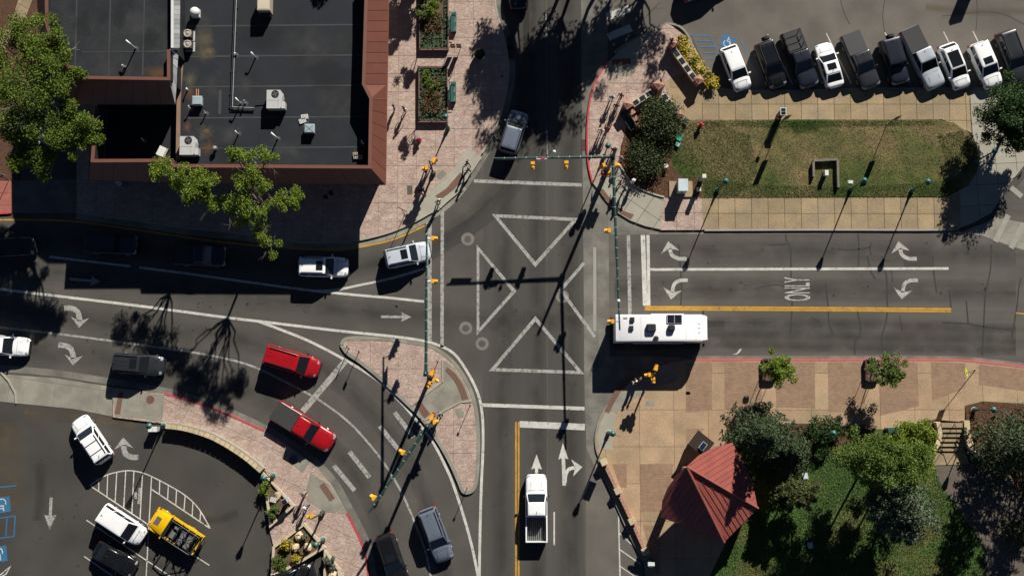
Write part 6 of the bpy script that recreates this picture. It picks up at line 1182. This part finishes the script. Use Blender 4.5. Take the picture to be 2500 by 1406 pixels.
# band shell with red standing seam roof
t = thing('bandstand', 'bandstand with a red standing seam metal roof on the plaza', 'bandstand', P(1735, 1210, .15)); RED = mat('red_metal_roof', (.26, .066, .05), .6, .16, .7, .08, 6, rand=.07)
AP, ZA, ZL = (1676, 1139), 6.2, 3.6
SEC = [([AP, (1768, 1323), (1690, 1290), (1613, 1262), (1617, 1222), (1630, 1190), (1650, 1162)], [ZA, ZL, ZL, ZL, 4.3, 4.9, 5.6], (-.52, -.86)), ([AP, (1850, 1240), (1768, 1323)], [ZA, ZL, ZL], (.55, -.83)), ([AP, (1705, 1112), (1740, 1093), (1788, 1080), (1815, 1128), (1838, 1180), (1850, 1240)], [ZA, 5.6, 5.0, ZL + .3, ZL, ZL, ZL], (.88, .47))]
for pts, zs, dr in SEC:
    w3 = [P(u, v, z) for (u, v), z in zip(pts, zs)]; n = len(w3)
    # least squares plane so that every section is one flat slope
    cx = sum(w3, Vector()) / n; a11 = sum((p.x - cx.x) ** 2 for p in w3); a12 = sum((p.x - cx.x) * (p.y - cx.y) for p in w3); a22 = sum((p.y - cx.y) ** 2 for p in w3); b1 = sum((p.x - cx.x) * (p.z - cx.z) for p in w3); b2 = sum((p.y - cx.y) * (p.z - cx.z) for p in w3); de = a11 * a22 - a12 * a12
    gx, gy = (b1 * a22 - b2 * a12) / de, (b2 * a11 - b1 * a12) / de; zf = lambda x, y: cx.z + gx * (x - cx.x) + gy * (y - cx.y)
    ang = math.atan2(dr[1], dr[0])
    for c in cells([p.to_2d() for p in w3], ang, 40, .46, w3[0].to_2d() + Vector((math.cos(ang), math.sin(ang))) * -20, .012):
        m = len(c); b = MB().add([(p.x, p.y, zf(p.x, p.y)) for p in c] + [(p.x, p.y, zf(p.x, p.y) - .06) for p in c], [tuple(range(m)), tuple(range(2 * m - 1, m - 1, -1))] + [(k, m + k, m + (k + 1) % m, (k + 1) % m) for k in range(m)])
        ey = Vector((-math.sin(ang), math.cos(ang))); lo = min(p.dot(ey) for p in c); ed = [p for p in c if p.dot(ey) < lo + .01]
        if len(ed) >= 2: p, q = ed[0], ed[-1]; b.tube((p.x, p.y, zf(p.x, p.y) + .03), (q.x, q.y, zf(q.x, q.y) + .03), .026, None, 4)
        lp(t, 'roof_panel', b, RED)
for e, z in (((1768, 1323), ZL), ((1850, 1240), ZL)): lp(t, 'ridge_cap', MB().tube(P(*AP, ZA) + Vector((0, 0, .12)), P(*e, z) + Vector((0, 0, .12)), .14, .14, 6), RED)
lp(t, 'stage', MB().prism(G([(1690, 1160), (1800, 1120), (1845, 1235), (1768, 1310), (1660, 1262)], .9), .1, .9), CONC)
for u, v, h in ((1768, 1310, 3.4), (1842, 1236, 3.4), (1790, 1100, 3.7), (1630, 1255, 3.5), (1690, 1150, 5.6)): p = P(u, v, h); lp(t, 'column', MB().box((p.x, p.y, h / 2), (.4, .4, h)), STONE)
lp(t, 'back_wall', MB().ribbon([P2(1764, 1300, 2), P2(1836, 1232, 2), P2(1812, 1140, 2)], .25, .1, 3.3), STONE)
# small lid on the lawn
for u, v, lb in ((1966, 1162, 'pale blue valve lid on the park lawn'), (1978, 1330, 'pale valve lid in the dark shade of the park')): t = thing('valve_box', lb, 'valve box', P(u, v, .2), R(8)); MB().box((0, 0, .04), (.4, .5, .08), 0, .9).build('lid', mat('pale_blue_lid', (.45, .53, .55), .5), t); MB().box((0, 0, 0), (.5, .6, .06)).build('frame', GREYM, t)
for k, (u, v) in enumerate(((797, 483), (810, 474))): t = thing('cafe_stool', ('left', 'right')[k] + ' of two dark stools in the building shade', 'stool', P(u, v, .15)); MB().lathe([(.22, .6), (.22, .66)], (0, 0, 0), 12).build('seat', DKB, t); MB().tube((0, 0, 0), (0, 0, .6), .03).build('stem', DKB, t); MB().lathe([(.18, 0), (.18, .03)], (0, 0, 0), 12).build('base', DKB, t)
t = thing('sandwich_board', 'white edged sandwich board standing in the building shade', 'sandwich board', P(297, 452, .15), R(-35)); MB().box((0, .2, .45), (.6, .04, .9), 0).build('board', WHITEM, t); MB().box((0, -.2, .45), (.6, .04, .9)).build('board', WHITEM, t); MB().box((0, 0, .92), (.6, .44, .03)).build('top', WHITEM, t)

# things beyond the top edge whose shadows reach the car park
t = thing('roadside_sign', 'big sign on a pole beyond the top edge of the car park', 'sign', P(2392, -96, 0)); MB().tube((0, 0, 0), (0, 0, 2.6), .15).build('pole', DKB, t); MB().box((0, 0, 3.3), (1.2, .4, 1.5), .3).build('panel', SGD, t); MB().box((-.8, .6, 1.2), (4.4, .3, .5)).build('rail', DKB, t)
t = thing('shop_building', 'low shop building beyond the top edge of the car park', 'building', P(1925, -230, 0)); MB().box((0, 0, 2.4), (4.6, 3.0, 4.8)).build('wall', WALLB, t); MB().box((0, 0, 4.9), (4.8, 3.2, .2)).build('roof', MEMB, t); MB().box((0, -1.52, 1.2), (1.2, .06, 2.2)).build('door', GLASS, t)
# ---------------------------------------------------------------- people: one continuous skinned body each
def body_mesh(pose, seed):
    """skeleton facing +x; returns a smooth mesh of the whole figure"""
    V, E, Rr = [], [], []
    def n(p, r, par=None):
        V.append(p); Rr.append(r); i = len(V) - 1
        if par is not None: E.append((par, i))
        return i
    st = {'walk': .24, 'stand': .03, 'stride': .32}[pose]; sw = {'walk': .16, 'stand': .02, 'stride': .22}[pose]
    pel = n((0, 0, .95), .135); sp = n((.0, 0, 1.13), .12, pel); ch = n((.01, 0, 1.32), .165, sp); nk = n((.015, 0, 1.47), .06, ch); hd = n((.03, 0, 1.58), .095, nk); n((.025, 0, 1.68), .088, hd)
    for s in (-1, 1):
        f = s * st; hip = n((0, s * .095, .88), .095, pel); kn = n((f * .55 + .05, s * .1, .5), .078, hip); an = n((f - .02 - (.06 if f < 0 else 0), s * .1, .09 + (.05 if f < 0 else 0)), .045, kn); n((f + .13, s * .11, .04), .04, an)
        a = -s * sw; sh = n((.0, s * .2, 1.39), .075, ch); el = n((a * .6 - .03, s * .26, 1.13), .055, sh); wr = n((a + .08, s * .235, .9), .032, el); pa = n((a + .12, s * .23, .83), .03, wr)
        n((a + .16, s * .2, .81), .012, pa)                      # thumb
        for k in range(4): n((a + .12 + .012 * k, s * (.205 + .016 * k), .745 + .008 * abs(k - 1.5)), .011, pa)
    me = bpy.data.meshes.new('body'); me.from_pydata(V, E, []); o = bpy.data.objects.new('tmp', me); C.objects.link(o)
    sk = o.modifiers.new('s', 'SKIN'); sk.use_smooth_shade = True
    for i, d in enumerate(me.skin_vertices[0].data): d.radius = (Rr[i], Rr[i] * (1.25 if i < 3 else 1)); d.use_root = i == 0
    ss = o.modifiers.new('u', 'SUBSURF'); ss.levels = 1; ss.render_levels = 1
    bpy.context.view_layer.update(); m = bpy.data.meshes.new_from_object(o.evaluated_get(bpy.context.evaluated_depsgraph_get())); bpy.data.objects.remove(o); return m
BASES = {k: body_mesh(k, 0) for k in ('walk', 'stand', 'stride')}
SKIN = mat('skin', (.42, .25, .17), .6, .05, 5)
def cloth(n, c): return mat('cloth_' + n, c, .9, .12, 5, .1, 20)
CL = {k: cloth(k, c) for k, c in {'blue': (.03, .09, .35), 'black': (.012, .012, .014), 'white': (.62, .62, .6), 'grey': (.16, .16, .17), 'navy': (.02, .03, .07), 'denim': (.05, .08, .15), 'khaki': (.3, .25, .17), 'red': (.4, .02, .04), 'maroon': (.2, .01, .04), 'paleblue': (.3, .4, .55), 'brown': (.12, .07, .05), 'pink': (.45, .2, .2)}.items()}
HAIR = {k: cloth('hair_' + k, c) for k, c in {'dark': (.015, .01, .008), 'brown': (.06, .03, .018), 'grey': (.25, .24, .22), 'blond': (.3, .2, .09)}.items()}
def person(u, v, face, shirt, legs, hair, pose, label, scale=1.0, hat=None, bag=None, z0=.16, short=True):
    t = thing('person', label, 'person', P(u, v, z0), R(face)); me = BASES[pose].copy()
    for m in (SKIN, CL[shirt], CL[legs], CL['black']): me.materials.append(m)
    for p in me.polygons:
        c = p.center; arm = abs(c.y) > .19 and c.z < 1.42 and c.z > .7
        p.material_index = 0 if c.z > 1.46 or (arm and c.z < (1.2 if short else .9)) else 1 if c.z > .96 or arm else 3 if c.z < .09 else 2
        p.use_smooth = True
    b = obj('body', me, t); hm = MB().ball((.005, 0, 1.655), .108, 10, (1.05, .95, .85)); hm.ball((-.045, 0, 1.6), .09, 8, (.8, .95, 1.0)); hm.build('hair', HAIR[hair], t, smooth='all')
    f = MB(); f.i = 0
    for s in (-1, 1): f.ball((.118, s * .035, 1.6), .013, 6)
    f.build('eyes', CL['black'], t); MB().ball((.13, 0, 1.572), .02, 6, (1, .8, 1.3)).build('nose', SKIN, t); MB().box((.118, 0, 1.535), (.015, .05, .01)).build('mouth', CL['maroon'], t)
    for s in (-1, 1): MB().ball((.025, s * .098, 1.585), .022, 6, (.7, .5, 1.3)).build('ear', SKIN, t)
    if hat: MB().lathe([(.17 if hat != 'cap' else .12, 1.66), (.17 if hat != 'cap' else .12, 1.675), (.11, 1.68), (.1, 1.75), (.02, 1.78)], (.01, 0, 0), 12).build('hat', CL[hat] if hat in CL else CL['white'], t, smooth=True)
    if bag: MB().box((-.2, 0, 1.22), (.16, .3, .42), 0, .85).build('backpack', CL[bag], t)
    t.scale = (scale,) * 3; return t
person(964, 268, 200, 'blue', 'grey', 'brown', 'stand', 'person in blue top standing near the building wall'); person(989, 274, 20, 'black', 'white', 'dark', 'walk', 'person in black top and white trousers near the building wall')
person(1141, 404, -30, 'black', 'grey', 'dark', 'walk', 'dark haired person in black stepping towards the top crossing'); person(1144, 420, -40, 'grey', 'grey', 'brown', 'walk', 'person in grey walking behind the one in black')
person(1071, 495, -60, 'white', 'navy', 'grey', 'stand', 'person in white waiting at the kerb of the ramp'); person(1041, 415, -80, 'pink', 'black', 'dark', 'stand', 'person in pink beside the yellow pedestrian signal'); person(1042, 428, 200, 'white', 'denim', 'brown', 'stand', 'person in white and denim behind the pedestrian signal'); person(1033, 470, -60, 'black', 'black', 'dark', 'stride', 'person all in black crossing the ramp paving'); person(1027, 474, -60, 'brown', 'black', 'dark', 'walk', 'person in brown beside the one all in black')
person(1492, 245, 250, 'paleblue', 'white', 'grey', 'walk', 'person in pale blue walking along the red kerb'); person(1514, 240, 240, 'brown', 'brown', 'brown', 'walk', 'person in brown walking beside the plaque wall'); person(1503, 265, 250, 'navy', 'paleblue', 'brown', 'walk', 'person in navy following along the red kerb')
person(1466, 325, 245, 'white', 'black', 'blond', 'walk', 'person in white and black nearing the signal mast'); person(1481, 320, 245, 'maroon', 'brown', 'brown', 'walk', 'person in maroon nearing the signal mast'); person(1472, 432, 215, 'red', 'black', 'dark', 'stride', 'person in red leaning by the signal mast', bag='red')
person(1543, 448, 120, 'white', 'white', 'grey', 'stand', 'person in white with a white hat at the mulch bed kerb', hat='white'); person(1495, 372, 60, 'maroon', 'black', 'brown', 'stand', 'person in maroon right behind the mast top'); person(1514, 392, 60, 'grey', 'grey', 'grey', 'stand', 'person in grey beside the mulch bed'); person(1512, 450, 200, 'pink', 'navy', 'dark', 'walk', 'person in pink in the tree shade of the corner'); person(1522, 465, 210, 'navy', 'black', 'dark', 'walk', 'person in navy in the tree shade of the corner')
person(1061, 1012, 10, 'maroon', 'black', 'brown', 'stand', 'person with maroon hat on the island', hat='maroon'); person(1076, 1012, 190, 'grey', 'grey', 'dark', 'walk', 'person in grey on the island beside the maroon hat', short=False)
person(745, 1206, 40, 'navy', 'khaki', 'dark', 'stride', 'person in navy walking past the small planter'); person(750, 1236, 20, 'denim', 'denim', 'grey', 'walk', 'person in denim walking past the small planter', hat='white')
person(1547, 934, 120, 'white', 'khaki', 'dark', 'walk', 'person in white in the motorhome shadow'); person(1559, 928, 150, 'brown', 'black', 'brown', 'stand', 'person in brown in the motorhome shadow'); person(1637, 108, -120, 'brown', 'black', 'brown', 'stand', 'person beside the upper pillar of the plaque wall')
